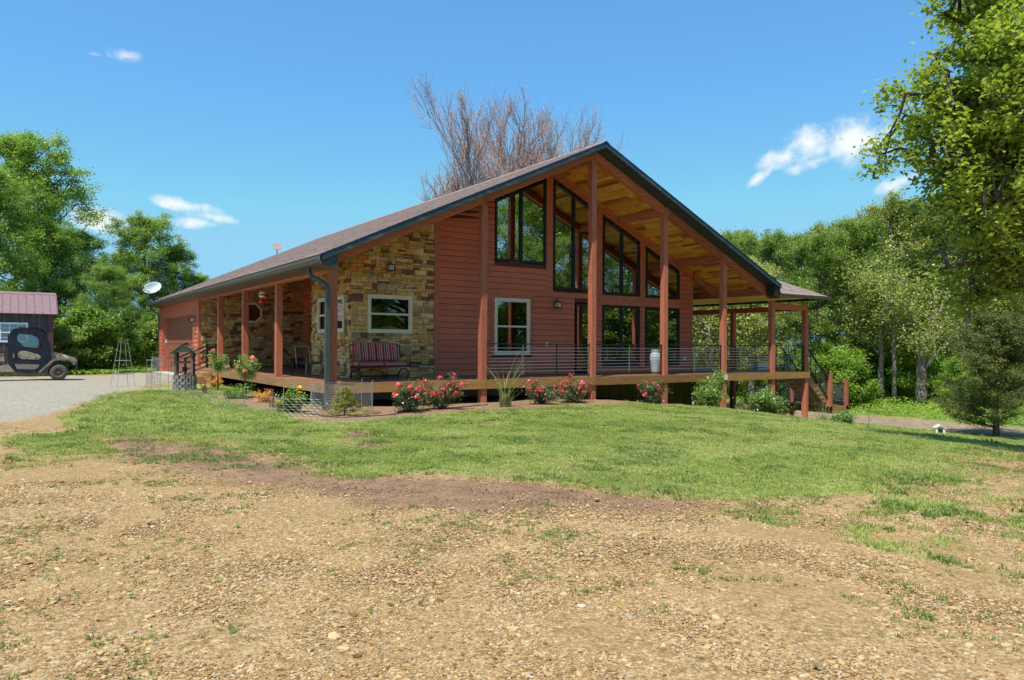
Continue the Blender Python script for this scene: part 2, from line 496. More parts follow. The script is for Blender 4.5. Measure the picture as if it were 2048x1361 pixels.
def leaves(rs, P, length, width, up=.5, droop=0., name='leaves', mt=None):
    """one rhombic blade at each point of P"""
    n = len(P)
    N = rs.normal(size=(n, 3)); N[:, 2] = np.abs(N[:, 2]) + up; N /= np.linalg.norm(N, axis=1)[:, None]
    D = rs.normal(size=(n, 3)); D[:, 2] -= droop; D -= N * (D * N).sum(1)[:, None]; D /= np.linalg.norm(D, axis=1)[:, None] + 1e-9
    Sd = np.cross(N, D); l = (length * rs.uniform(.65, 1.25, n))[:, None]; w_ = (width * rs.uniform(.65, 1.25, n))[:, None]
    V = np.empty((n, 4, 3)); V[:, 0] = P - D * l / 2; V[:, 1] = P + Sd * w_ / 2 + N * l * .06; V[:, 2] = P + D * l / 2 - N * l * .1; V[:, 3] = P - Sd * w_ / 2 + N * l * .06
    return npmesh(name, V.reshape(-1, 3), np.arange(n * 4).reshape(n, 4), mt)


def tubes_np(segs, n=4):
    """segs: list of (pts list, radii list, sides) -> one MB"""
    m = MB()
    for p, r, k in segs: m.tube(p, r, k, cap=False)
    return m

# ---------------------------------------------------------------- terrain
XS = [-400, 7, 8.75, 12, 15, 18, 20.2, 26, 33, 38, 46, 60, 120, 400]
HS = [-.66, -.66, -.72, -.95, -1.38, -1.85, -2.15, -2.8, -3.35, -3.45, -2.3, -1.5, -1, -1]


def hgt(x, y):
    x = np.asarray(x, float); y = np.asarray(y, float)
    s = x - .2 * np.minimum(y, 0)
    z = sum(np.interp(s + o, XS, HS) for o in (-1.2, -.6, 0, .6, 1.2)) / 5
    t_ = np.clip((y - 2) / 6, 0, 1); t_ = t_ * t_ * (3 - 2 * t_) * np.clip((9 - x) / 4, 0, 1)
    return z + .08 * t_ + .018 * np.sin(x * .9 + 1.3) * np.cos(y * .7) + .012 * np.sin(x * 2.1 + y * 1.7)


def H(x, y): return float(hgt(x, y))


POLY = {
    'lawn': [(-.1, 17), (-.1, -.1), (20.3, -.1), (20.3, 30), (31, 20), (32.8, 5), (34, -2.5), (35.5, -8), (34, -16), (20, -19), (9, -18), (5, -16.4), (2.8, -14.8), (1.87, -14.06), (1.04, -13.64), (-.3, -13.3), (-.8, -12.3), (-1.28, -11.5), (-1.5, -10.9), (-2, -10.4), (-2.5, -9.9), (-3.2, -9.2), (-3.2, -8.1), (-3.4, -6.9), (-3.8, -5.8), (-4.2, -5), (-4.6, -4), (-5.3, -3.1), (-5.9, -.9), (-5.3, 3.5), (-4.2, 8.5), (-3, 11.1), (-.5, 17)],
    'dirt': [(-5.61, -3.86), (-5.07, -2.84), (-4.6, -3.97), (-4.23, -5.09), (-3.79, -5.95), (-3.45, -6.98), (-3.22, -8.12), (-3.21, -9.24), (-2.47, -9.93), (-2.04, -10.47), (-1.57, -11.0), (-1.32, -11.58), (-0.9, -12.4), (-0.29, -12.78), (0.6, -13.3), (-0.61, -13.75), (-0.99, -13.55), (-1.61, -12.98), (-2.47, -13.0), (-3.38, -12.2), (-3.88, -10.91), (-4.26, -9.68), (-4.69, -8.82), (-5.29, -7.12), (-5.53, -5.59)],
    'drive': [(-40, 27), (-4.6, 23.0), (-.1, 26), (-.1, 17.7), (-3, 11.1), (-5.1, 5.5), (-6.5, 1.1), (-8, -.5), (-40, -2)],
    'bed': [(-1.9, 6), (-.1, 6), (-.1, -.1), (16.5, -.1), (16.5, -1.9), (11, -2.3), (8.4, -2.0), (6.6, -2.5), (4.2, -2.7), (2, -2.7), (.5, -2.95), (-.8, -3.7), (-1.36, -2.9), (-1.5, 0)],
    'patch': [(6.3, -12.6), (4.6, -14.2), (9, -17), (20, -17), (19, -12.5), (10, -12.2)],
}


def sdist(poly, x, y):
    """signed distance, positive inside"""
    P = np.array(poly, float); d = np.full(x.shape, 1e9); ins = np.zeros(x.shape, bool); n = len(P)
    for i in range(n):
        a, b = P[i], P[(i + 1) % n]; e = b - a
        t_ = np.clip(((x - a[0]) * e[0] + (y - a[1]) * e[1]) / (e @ e), 0, 1)
        d = np.minimum(d, np.hypot(x - a[0] - t_ * e[0], y - a[1] - t_ * e[1]))
        c = (a[1] > y) != (b[1] > y)
        with np.errstate(divide='ignore', invalid='ignore'):
            xi = (b[0] - a[0]) * (y - a[1]) / (b[1] - a[1]) + a[0]
        ins ^= c & (x < xi)
    return np.where(ins, d, -d)


def fnoise(x, y, sc_, seed=0, oct_=4):
    """cheap value noise 0..1"""
    rs = np.random.RandomState(seed); T = rs.rand(64, 64); out = 0; amp = 1; tot = 0
    for o in range(oct_):
        X, Y = x * sc_ + 13.7 * o, y * sc_ + 7.3 * o; xi = np.floor(X).astype(int); yi = np.floor(Y).astype(int); fx = X - xi; fy = Y - yi
        fx = fx * fx * (3 - 2 * fx); fy = fy * fy * (3 - 2 * fy)
        g = lambda a, b: T[a % 64, b % 64]
        out = out + amp * ((g(xi, yi) * (1 - fx) + g(xi + 1, yi) * fx) * (1 - fy) + (g(xi, yi + 1) * (1 - fx) + g(xi + 1, yi + 1) * fx) * fy)
        tot += amp; amp *= .55; sc_ *= 2.1
    return out / tot


def masks(x, y):
    n1 = fnoise(x, y, .8, 1); n2 = fnoise(x, y, 3.2, 2, 3); nn = (n1 - .5) * 1.1 + (n2 - .5) * .55
    sm = lambda d, wd: np.clip(d / wd * .5 + .5, 0, 1)
    lawn = sm(sdist(POLY['lawn'], x, y) + nn, .5)
    dirt = sm(sdist(POLY['dirt'], x, y) + nn * 1.0 - .12 + .5 * (fnoise(x, y, 6, 77, 3) - .5), .5) * np.clip((1.0 - x) / 2.5, .0, 1)
    drive = sm(sdist(POLY['drive'], x, y) + nn * .6, .5)
    bed = sm(sdist(POLY['bed'], x, y) + nn * .5, .3)
    patch = sm(sdist(POLY['patch'], x, y) + nn * 2.2, 1.8)
    s = x - .2 * np.minimum(y, 0)
    track = sm(np.minimum(s - 33.6, 38.5 - s) + nn, .8)
    wood_ = np.clip((s - 38.2) / 1.5 + nn, 0, 1)
    wood_ = np.maximum(wood_, np.clip((y - 23.5 - np.clip(x + 4, 0, 5) * .6 + nn) / 1.5, 0, 1) * (x < 20))
    # thin and patchy turf: right foreground edge, left foreground
    thin = np.clip((-11.6 - y + .25 * (x - 2)) / 4.5, 0, 1) * np.clip((x + .3) / 2.5, 0, 1)
    lawn = lawn * (1 - patch * .6) * (1 - bed) * (1 - np.clip(thin * 1.6 * (n1 * .35 + fnoise(x, y, 6.5, 91, 3) * 1.0), 0, .9))
    bare = np.clip((.39 - fnoise(x, y, .6, 5)) * 8, 0, 1) * (sdist(POLY['lawn'], x, y) > 0) * (x < 5)
    lawn = lawn * (1 - .85 * bare)
    left = np.clip(1 - np.hypot(x + 6.2, y + 3.5) / 4.2, 0, 1) * np.clip((n1 - .38) * 5, 0, 1)
    fringe = np.clip(1 - np.abs(sdist(POLY['lawn'], x, y) + 1.2) / 2.4, 0, 1) * np.clip((n2 * .6 + n1 * .6 - .53) * 6, 0, 1) * (x > -1)
    lawn = np.maximum(lawn, np.maximum(left * .75, fringe * .8) * (1 - dirt)) * (1 - drive) * (1 - wood_) * (1 - track)
    dirt = dirt * (1 - np.clip(lawn * 1.3, 0, 1))
    dirt = np.maximum(dirt, bare * .8)
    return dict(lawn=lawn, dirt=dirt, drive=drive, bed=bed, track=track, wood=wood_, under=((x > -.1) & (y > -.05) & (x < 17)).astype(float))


def axis_lines(a, b, step, lim):
    c = list(np.arange(a, b + 1e-6, step)); s_ = step; v_ = b
    hi = []
    while v_ < lim[1]: s_ *= 1.22; v_ += s_; hi.append(v_)
    s_ = step; v_ = a; lo = []
    while v_ > lim[0]: s_ *= 1.22; v_ -= s_; lo.append(v_)
    return np.array(lo[::-1] + c + hi)


gx = axis_lines(-13, 24, .15, (-420, 420)); gy = axis_lines(-19.5, 9, .15, (-420, 420))
GX, GY = np.meshgrid(gx, gy); GZ = hgt(GX, GY)
MS = masks(GX, GY)
GZ = GZ + .02 * (MS['dirt'] * -1) - .03 * (fnoise(GX, GY, 1.7, 9) - .5) * (1 - MS['drive']) * (np.abs(GX) < 60)
nx, ny = len(gx), len(gy)
VV = np.stack([GX, GY, GZ], -1).reshape(-1, 3)
idx = np.arange(nx * ny).reshape(ny, nx)
FF = np.stack([idx[:-1, :-1], idx[:-1, 1:], idx[1:, 1:], idx[1:, :-1]], -1).reshape(-1, 4)
fx, fy = VV[FF][:, :, 0].mean(1), VV[FF][:, :, 1].mean(1)
mf = {k: a.reshape(-1)[FF].mean(1) for k, a in MS.items()}
cls = np.zeros(len(FF), int)                       # 0 gravel yard
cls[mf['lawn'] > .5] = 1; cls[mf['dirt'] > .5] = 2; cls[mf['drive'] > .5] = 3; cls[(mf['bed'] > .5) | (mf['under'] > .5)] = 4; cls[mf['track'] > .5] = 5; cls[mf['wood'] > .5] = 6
cls[(cls == 0) & (fx > 9)] = 1

t = NT('ground')
pos = t.co(geo=True)
A = {k: t.attr('m_' + k) for k in MS}
# tan crushed stone
v1 = t.voro(pos, 26); v2 = t.voro(pos, 60); v3 = t.voro(pos, 9)
s1 = t.n.new('ShaderNodeSeparateColor'); t.l.new(v1.outputs['Color'], s1.inputs[0])
s2 = t.n.new('ShaderNodeSeparateColor'); t.l.new(v2.outputs['Color'], s2.inputs[0])
gr = [(0, (.22, .13, .05)), (.3, (.42, .27, .115)), (.6, (.54, .37, .175)), (.85, (.66, .47, .25)), (1, (.80, .61, .37))]
g1 = t.ramp(s1.outputs[0], gr); g2 = t.ramp(s2.outputs[0], gr)
gc = t.mix(1, t.mix(.5, g1, g2), (.86, .85, .83), 'MULTIPLY'); gc = t.mix(t.mr(v1.outputs['Distance'], .45, .75, 0, .3), gc, (.16, .09, .035))
nb = t.noise(pos, .45, 4); nf = t.noise(pos, 130, 3, .7)
gc = t.mix(t.mr(nb, .38, .66, 0, .55), gc, (.40, .25, .105)); gc = t.mix(t.mr(t.noise(pos, .9, 5, .6), .55, .75, 0, .35), gc, (.66, .47, .25))
gc = t.mix(t.mr(nf, .35, .65, 0, .35), gc, t.mix(1, gc, (.6, .52, .45), 'MULTIPLY'))
# lawn base under the blades
nl = t.noise(pos, 1.1, 5, .6); nl2 = t.noise(pos, 22, 4, .7)
lc = t.ramp(nl, [(0, (.16, .22, .045)), (.45, (.26, .32, .07)), (.6, (.34, .38, .10)), (1, (.44, .42, .17))])
lc = t.mix(t.mr(nl2, .42, .7, 0, .6), lc, (.19, .20, .06)); lc = t.mix(t.mr(t.noise(pos, .5, 5, .65), .48, .62, 0, .6), lc, (.40, .36, .15))
# purple-brown soil
nd = t.noise(pos, 3, 6, .65); nd2 = t.noise(pos, 50, 3, .7)
dc = t.mix(t.mr(nd, .3, .7), (.22, .125, .068), (.37, .225, .125))
dc = t.mix(t.mr(nd2, .46, .66, 0, .55), dc, (.12, .075, .055)); dc = t.mix(t.mr(t.noise(pos, 14, 4, .7), .58, .7, 0, .6), dc, (.44, .33, .23))
# pale limestone drive
v4 = t.voro(pos, 34); s4 = t.n.new('ShaderNodeSeparateColor'); t.l.new(v4.outputs['Color'], s4.inputs[0])
pc = t.ramp(s4.outputs[0], [(0, (.20, .17, .125)), (.4, (.34, .30, .235)), (1, (.50, .46, .375))])
pc = t.mix(t.mr(t.noise(pos, .9, 4), .42, .66, 0, .55), pc, (.36, .30, .21))
# mulch bed
bc = t.mix(t.mr(t.noise(pos, 26, 5, .75), .35, .65), (.17, .085, .05), (.40, .26, .16))
bc = t.mix(t.mr(t.noise(pos, 2, 3), .5, .7, 0, .5), bc, (.20, .25, .08))
tc_ = t.mix(t.mr(t.noise(pos, 2.2, 6, .7), .35, .65), (.22, .16, .10), (.36, .28, .20))
wc = t.mix(t.mr(t.noise(pos, 1.2, 6, .7), .35, .65), (.09, .14, .03), (.22, .30, .07))
edge = lambda m, k=.5: t.mr(t.math('ADD', m, t.math('MULTIPLY', t.math('SUBTRACT', t.noise(pos, 9, 5, .7), .5), 1.1)), k - .14, k + .14)
col = gc
col = t.mix(edge(A['dirt']), col, dc)
col = t.mix(edge(A['lawn']), col, lc)
col = t.mix(edge(A['drive']), col, pc)
col = t.mix(edge(A['bed']), col, bc)
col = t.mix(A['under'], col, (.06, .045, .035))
col = t.mix(edge(A['track']), col, tc_)
col = t.mix(edge(A['wood']), col, wc)
hh_ = t.math('ADD', t.math('MULTIPLY', t.mr(v1.outputs['Distance'], .0, .6, 1, 0), .6), t.math('MULTIPLY', t.mr(v2.outputs['Distance'], 0, .6, 1, 0), .35))
hh_ = t.math('ADD', hh_, t.math('MULTIPLY', nf, .3))
t.bump(hh_, .85, .025)
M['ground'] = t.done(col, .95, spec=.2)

NAMES = ['gravel_yard', 'lawn_ground', 'bare_soil_patch', 'driveway', 'planting_bed', 'dirt_track', 'woodland_floor']
for c in range(7):
    sel = FF[cls == c]
    if not len(sel): continue
    used = np.unique(sel); remap = np.zeros(len(VV), int); remap[used] = np.arange(len(used))
    me = npmesh(NAMES[c], VV[used], remap[sel], M['ground'])
    for k, a in MS.items():
        at = me.attributes.new('m_' + k, 'FLOAT', 'POINT'); at.data.foreach_set('value', a.reshape(-1)[used].astype(np.float32))
    me.shade_smooth()
    o = bpy.data.objects.new(NAMES[c], me); COL.objects.link(o); o['kind'] = 'structure'


# ---------------------------------------------------------------- scatter through geometry nodes
def scatter(name, protos, P, rot, scl, pick, rs, kind='stuff', label=None, cat=None):
    me = bpy.data.meshes.new(name); P = np.ascontiguousarray(P, np.float32); me.vertices.add(len(P)); me.vertices.foreach_set('co', P.ravel())
    a = me.attributes.new('rot', 'FLOAT_VECTOR', 'POINT'); a.data.foreach_set('vector', np.ascontiguousarray(rot, np.float32).ravel())
    a = me.attributes.new('scl', 'FLOAT_VECTOR', 'POINT'); a.data.foreach_set('vector', np.ascontiguousarray(scl, np.float32).ravel())
    a = me.attributes.new('pick', 'INT', 'POINT'); a.data.foreach_set('value', np.ascontiguousarray(pick, np.int32))
    o = bpy.data.objects.new(name, me); COL.objects.link(o); o['kind'] = kind
    if label: o['label'] = label
    if cat: o['category'] = cat
    coll = bpy.data.collections.new(name + '_shapes')
    for i, (pm, mt) in enumerate(protos):
        q = bpy.data.objects.new('%s_shape_%02d' % (name, i), pm); coll.objects.link(q)
    ng = bpy.data.node_groups.new(name, 'GeometryNodeTree')
    ng.interface.new_socket('Geometry', in_out='INPUT', socket_type='NodeSocketGeometry'); ng.interface.new_socket('Geometry', in_out='OUTPUT', socket_type='NodeSocketGeometry')
    N, L = ng.nodes, ng.links
    i_ = N.new('NodeGroupInput'); o_ = N.new('NodeGroupOutput'); ins = N.new('GeometryNodeInstanceOnPoints'); ci = N.new('GeometryNodeCollectionInfo')
    ci.inputs['Collection'].default_value = coll; ci.inputs['Separate Children'].default_value = True; ci.inputs['Reset Children'].default_value = True
    ins.inputs['Pick Instance'].default_value = True

    def na(n_, ty):
        x_ = N.new('GeometryNodeInputNamedAttribute'); x_.data_type = ty; x_.inputs[0].default_value = n_
        return [s_ for s_ in x_.outputs if s_.enabled and s_.name == 'Attribute'][0]
    L.new(i_.outputs[0], ins.inputs['Points']); L.new(ci.outputs[0], ins.inputs['Instance'])
    L.new(na('pick', 'INT'), ins.inputs['Instance Index']); L.new(na('rot', 'FLOAT_VECTOR'), ins.inputs['Rotation']); L.new(na('scl', 'FLOAT_VECTOR'), ins.inputs['Scale'])
    L.new(ins.outputs[0], o_.inputs[0])
    md = o.modifiers.new('scatter', 'NODES'); md.node_group = ng
    return o


def tuft(seed, n, hh, spread, wd, lean=.5, name='tuft', mt=None):
    rs = np.random.RandomState(seed); V = []; Fc = []
    for i in range(n):
        a = rs.rand() * 2 * PI; r = spread * rs.rand() ** .5; bx_, by_ = r * math.cos(a), r * math.sin(a)
        b = rs.rand() * 2 * PI; ln = lean * rs.uniform(.2, 1.2); h_ = hh * rs.uniform(.5, 1.15); w_ = wd * rs.uniform(.7, 1.3)
        dx, dy = math.cos(b), math.sin(b); px, py = -dy * w_ / 2, dx * w_ / 2
        o = len(V)
        V += [(bx_ - px, by_ - py, -.01), (bx_ + px, by_ + py, -.01), (bx_ + dx * ln * h_ * .35 + px * .8, by_ + dy * ln * h_ * .35 + py * .8, h_ * .6), (bx_ + dx * ln * h_ * .35 - px * .8, by_ + dy * ln * h_ * .35 - py * .8, h_ * .6), (bx_ + dx * ln * h_, by_ + dy * ln * h_, h_ * (1 - .25 * ln))]
        Fc += [(o, o + 1, o + 2, o + 3), (o + 3, o + 2, o + 4)]
    me = bpy.data.meshes.new(name); me.from_pydata(V, [], Fc); me.materials.append(mt); return me


rs = np.random.RandomState(11)


def rand_pts(n, x0, x1, y0, y1): return rs.uniform(x0, x1, n), rs.uniform(y0, y1, n)


def infrustum(x, y, z=-.7, m=1.04):
    dx, dy = x - CAM.x, y - CAM.y
    D = dx * F.x + dy * F.y; r_ = dx * R.x + dy * R.y
    return (D > 2.8) & (np.abs(r_) < (D * 1024 / 1486 * m + .6)), D


# lawn blades: dense near, coarser far
tp = [(tuft(i, 9, .055, .05, .0065, .75, 'lawn_tuft', M['lawn']), None) for i in range(5)]
PX, PY, PS = [], [], []
for (n, x0, x1, y0, y1, s_) in [(210000, -7, 12, -17, -2.5, 1.0), (60000, -6, 22, -5, 9, 1.5), (36000, 10, 34, -14, 6, 2.0)]:
    x, y = rand_pts(n, x0, x1, y0, y1); ok, D = infrustum(x, y)
    m_ = masks(x, y)['lawn']; keep = ok & (rs.rand(n) < np.clip(m_ * 1.25 - .12, 0, 1)) & ~((x > -.1) & (y > -.3) & (x < 20))
    PX.append(x[keep]); PY.append(y[keep]); PS.append(np.full(keep.sum(), s_))
x = np.concatenate(PX); y = np.concatenate(PY); s_ = np.concatenate(PS); n = len(x)
sc3 = (s_ * rs.uniform(.6, 1.25, n))[:, None] * np.array([1, 1, .8]); sc3[:, 2] *= .6 + .7 * fnoise(x, y, 1.3, 3)
tp += [(tuft(20 + i, 7, .05, .055, .006, .95, 'straw_tuft', M['straw']), None) for i in range(1)] + [(tuft(25, 12, .075, .05, .011, .9, 'clover_tuft', M['weed']), None)]
pick = rs.randint(0, 5, n); v_ = fnoise(x, y, 1.4, 71) ; pick = np.where((rs.rand(n) < .10 + .35 * np.clip((v_ - .55) * 5, 0, 1)), 5, pick); w2_ = fnoise(x, y, 2.3, 72); pick = np.where(rs.rand(n) < .55 * np.clip((w2_ - .60) * 9, 0, 1), 6, pick)
scatter('lawn_grass', tp, np.stack([x, y, hgt(x, y)], 1), np.stack([rs.normal(0, .12, n), rs.normal(0, .12, n), rs.uniform(0, 6.28, n)], 1), sc3, pick, rs, label='short bright green turf growing across the yard before the house', cat='grass')
print('lawn tufts', n)
# weeds between the stones and at the fringes
x, y = rand_pts(150000, -14, 16, -17.5, 1); ok, D = infrustum(x, y)
pk = fnoise(x, y, .55, 21, 3) * fnoise(x, y, 2.6, 22, 3)
mm = masks(x, y)
zone = np.clip(.42 + .9 * np.clip((-x - 5.0) / 3, 0, 1) * np.clip((-13 - y) / 2, 0, 1) + .9 * np.clip(1 - np.abs(sdist(POLY['lawn'], x, y) + 1.0) / 2.2, 0, 1) + .5 * np.clip((x + 1) / 4, 0, 1), 0, 1.3)
keep = ok & (rs.rand(len(x)) < np.clip((pk - .25) * 7, 0, 1) * zone * .62) & (mm['drive'] < .3) & (mm['bed'] < .5) & (y < -.5)
x, y = x[keep], y[keep]; n = len(x)
tw = [(tuft(40 + i, 14, .038, .04, .006, 1.0, 'weed_tuft', M['weed']), None) for i in range(4)]
sc3 = rs.uniform(.45, 1.3, n)[:, None] * np.array([1.1, 1.1, .75])
scatter('scattered_weeds', tw, np.stack([x, y, hgt(x, y)], 1), np.stack([rs.normal(0, .1, n), rs.normal(0, .1, n), rs.uniform(0, 6.28, n)], 1), sc3, rs.randint(0, 4, n), rs, label='sparse dark green weeds coming up through the tan gravel', cat='weeds')
print('weeds', n)


# clods and pebbles on the bare soil
x, y = rand_pts(90000, -6.5, 2, -14.5, -2.5); mm = masks(x, y); keep = infrustum(x, y)[0] & (rs.rand(len(x)) < mm['dirt'] * .5)
CLX, CLY = x[keep], y[keep]
# gravel stones
def pebble(seed, mt):
    import bmesh
    rr = np.random.RandomState(seed); bm = bmesh.new(); bmesh.ops.create_icosphere(bm, subdivisions=1, radius=.5)
    ax = rr.uniform(.7, 1.25, 3)
    for v_ in bm.verts:
        k = rr.uniform(.78, 1.12); v_.co = Vector((v_.co.x * ax[0] * k, v_.co.y * ax[1] * k, max(-.3, min(.24, v_.co.z * .62 * k))))
    me = bpy.data.meshes.new('gravel_stone'); bm.to_mesh(me); bm.free(); me.materials.append(mt); return me


t = NT('gravel_stone'); r = t.n.new('ShaderNodeObjectInfo').outputs['Random']
col = t.ramp(r, [(0, (.22, .11, .04)), (.12, (.38, .22, .085)), (.34, (.54, .35, .15)), (.6, (.64, .45, .22)), (.84, (.74, .55, .31)), (.94, (.46, .39, .28)), (1, (.84, .68, .45))])
n_ = t.noise(t.co('Object'), 3, 4, .7); col = t.mix(t.mr(n_, .4, .7, 0, .5), col, t.mix(1, col, (.6, .5, .42), 'MULTIPLY')); col = t.mix(1, col, (.90, .88, .86), 'MULTIPLY')
t.bump(n_, .5, .05)
M['gravel'] = t.done(col, .9, spec=.25)
pb = [(pebble(i, M['gravel']), None) for i in range(10)]
PX, PY, PS = [], [], []
for (n, d0, d1, a, b, s_) in [(250000, 2.8, 9, .010, .026, 1), (52000, 2.8, 8.5, .020, .042, 1), (3400, 2.8, 9, .05, .09, 1), (70000, 8, 15, .018, .036, 1)]:
    D = np.sqrt(rs.uniform(d0 ** 2, d1 ** 2, n)); rr_ = rs.uniform(-1, 1, n) * (D * .70 + .3)
    x = CAM.x + F.x * D + R.x * rr_; y = CAM.y + F.y * D + R.y * rr_
    m_ = masks(x, y); free = (1 - np.clip(m_['lawn'] * 1.6, 0, 1)) * (1 - np.clip(m_['dirt'] * 1.15, 0, .985)) * (1 - m_['drive']) * (1 - m_['bed'])
    cl_ = np.clip((fnoise(x, y, 1.1, 31) - .30) * 3.2, .12, 1) if a > .03 else np.clip((fnoise(x, y, 1.5, 32) - .2) * 3, .3, 1)
    if a > .02: cl_ = cl_ * (.42 + .58 * np.clip((-x - 5.6) / 2, 0, 1)) * (1 if a > .02 else 1)     # larger stones gather at lower left
    keep = rs.rand(n) < free * cl_
    PX.append(x[keep]); PY.append(y[keep]); PS.append(a * (b / a) ** (rs.rand(keep.sum()) ** 1.6))
x = np.concatenate(PX); y = np.concatenate(PY); s_ = np.concatenate(PS); n = len(x)
sc3 = s_[:, None] * np.stack([np.ones(n), rs.uniform(.6, 1, n), rs.uniform(.45, .9, n)], 1)
scatter('yard_gravel', pb, np.stack([x, y, hgt(x, y) + s_ * .02], 1), np.stack([rs.normal(0, .16, n), rs.normal(0, .16, n), rs.uniform(0, 6.28, n)], 1), sc3, rs.randint(0, 10, n), rs, label='loose tan and buff crushed stone covering the foreground yard', cat='gravel')
print('stones', n)
M['clod'] = plain('soil_clod', (.23, .145, .10), .95, var=.3)
cb = [(pebble(60 + i, M['clod']), None) for i in range(4)]; n = len(CLX)
sc3 = (rs.uniform(.008, .03, n) * rs.uniform(.6, 1.4, n))[:, None] * np.array([1, .9, .8])
scatter('soil_clods', cb, np.stack([CLX, CLY, hgt(CLX, CLY) - .018], 1), np.stack([rs.normal(0, .3, n), rs.normal(0, .3, n), rs.uniform(0, 6.28, n)], 1), sc3, rs.randint(0, 4, n), rs, label='crumbly brown clods on the bare soil strip', cat='soil')
# fallen green leaves and rose petals
lx, ly = rand_pts(150, -10, 8, -16.5, -4); k = infrustum(lx, ly)[0]; lx, ly = lx[k], ly[k]
o = link('fallen_leaves', leaves(rs, np.stack([lx, ly, hgt(lx, ly) + .022], 1), .06, .036, 3.0, 0, 'fallen_leaves', M['weed']), None); o['kind'] = 'stuff'; o['label'] = 'scattered green leaves lying on the gravel'; o['category'] = 'leaves'
lx = rs.choice([1.9, 2.9, 6.2, 7.3, 10.3], 260) + rs.normal(0, .5, 260); ly = rs.uniform(-2.9, -1.2, 260)
o = link('fallen_petals', leaves(rs, np.stack([lx, ly, hgt(lx, ly) + .015], 1), .035, .028, 3.0, 0, 'fallen_petals', M['flower']), None); o['kind'] = 'stuff'; o['label'] = 'fallen red petals under the rose bushes'; o['category'] = 'petals'

# ================================================================ HOUSE
house = thing('house', 'long red brown lodge style house with stone corner, tall gable windows and wrap around porch', 'house')
XP = [0, 4.57, 8.752, 12.03, 15.121, 17.99, 20.16]     # front posts
YS = [4.614, 8.534, 12.254]                            # posts along the left side
RX, MS_, E0 = 8.752, .456, 3.36                        # ridge x, slope, soffit height at x = 0
WY = 2.336                                             # gable wall
YF, YB = -.65, 26.3                                    # roof front and back edge
ZT = .17


def zs(x): return E0 + MS_ * (x if x < RX else 2 * RX - x)


def part(name, mb, mt, parent=None, **k): return link(name, mb, mt, parent or house, **k)


# ---- posts
def post_bottom(x, y): return H(x, y) - .1


for i, x in enumerate(XP):
    zt = zs(x) - .002 if i < 6 else 2.72
    if i == 5: zt = 2.83
    m = MB().cbox(x - .1, x + .1, -.1, .1, 0, zt)
    part('post', m, M['cedar'])
    if i: part('deck_leg', MB().cbox(x - .1, x + .1, -.098, .1, post_bottom(x, 0), -.002), M['cedar'])
part('deck_leg', MB().cbox(-.1, .1, -.098, .1, post_bottom(0, 0), -.002), M['rim_y'])
for x, y in ((20.16, 3.66), (20.16, 8.5), (20.16, 13)):
    part('post', MB().cbox(x - .1, x + .1, y - .1, y + .1, 0, 2.72), M['cedar'])
    part('deck_leg', MB().cbox(x - .1, x + .1, y - .1, y + .1, H(x, y) - .1, -.26), M['cedar'])
for x, y in ((18, 3.66), (15.9, 1.9)):
    part('deck_leg', MB().cbox(x - .1, x + .1, y - .1, y + .1, H(x, y) - .1, -.26), M['cedar'])
for y in YS:
    part('post', MB().cbox(-.1, .1, y - .1, y + .1, 0, 2.88), M['cedar'])
# ---- raking beams between the front posts, beam along the side
for i in range(5):
    a, b = XP[i] + .1, XP[i + 1] - .1
    za, zb_ = zs(a) - .004, zs(b) - .004
    part('rake_beam', MB().prism([(a, -.095, za - .265), (b, -.095, zb_ - .265), (b, -.095, zb_), (a, -.095, za)], (0, .19, 0)), M['cedar_x'])
part('eave_beam', MB().box(18.092, 20.06, -.09, .09, 2.50, 2.72), M['cedar_x'])
ys_ = [0] + YS + [15.74]
for i in range(4):
    part('eave_beam', MB().box(-.097, .09, ys_[i] + .102, ys_[i + 1] - (.102 if i < 3 else .0), 2.882, 3.10) if i else MB().box(-.097, .09, .102, YS[0] - .102, 2.882, 3.10), M['cedar_y'])
for y in YS: part('beam_block', MB().box(-.094, .085, y - .098, y + .098, 2.884, 3.098), M['cedar_y'])
for y0, y1 in ((.1, 3.56), (3.76, 8.4), (8.6, 12.9)):
    part('eave_beam', MB().box(20.07, 20.25, y0, y1, 2.50, 2.72), M['cedar_y'])
# purlins under the porch ceiling
for x in (4.57, 12.03, 15.121, 17.6):
    z = zs(x) - .02
    y1 = 2.22 if x < 16 else 9
    if x < 17: part('purlin', MB().box(x - .08, x + .08, .1, y1, z - .27, z), M['cedar_y'])
part('rake_beam', MB().prism([(16.06, WY - .08, zs(16.06) - .32), (17.6, WY - .08, zs(17.6) - .32), (17.6, WY - .08, zs(17.6) - .02), (16.06, WY - .08, zs(16.06) - .02)], (0, .16, 0)), M['cedar_x'])
part('eave_beam', MB().box(17.58, 17.70, .1, 13.1, 3.035, 3.34), M['cedar_y'])
part('purlin', MB().box(RX - .07, RX + .07, .1, 2.22, zs(RX) - .36, zs(RX) - .06), M['cedar_y'])

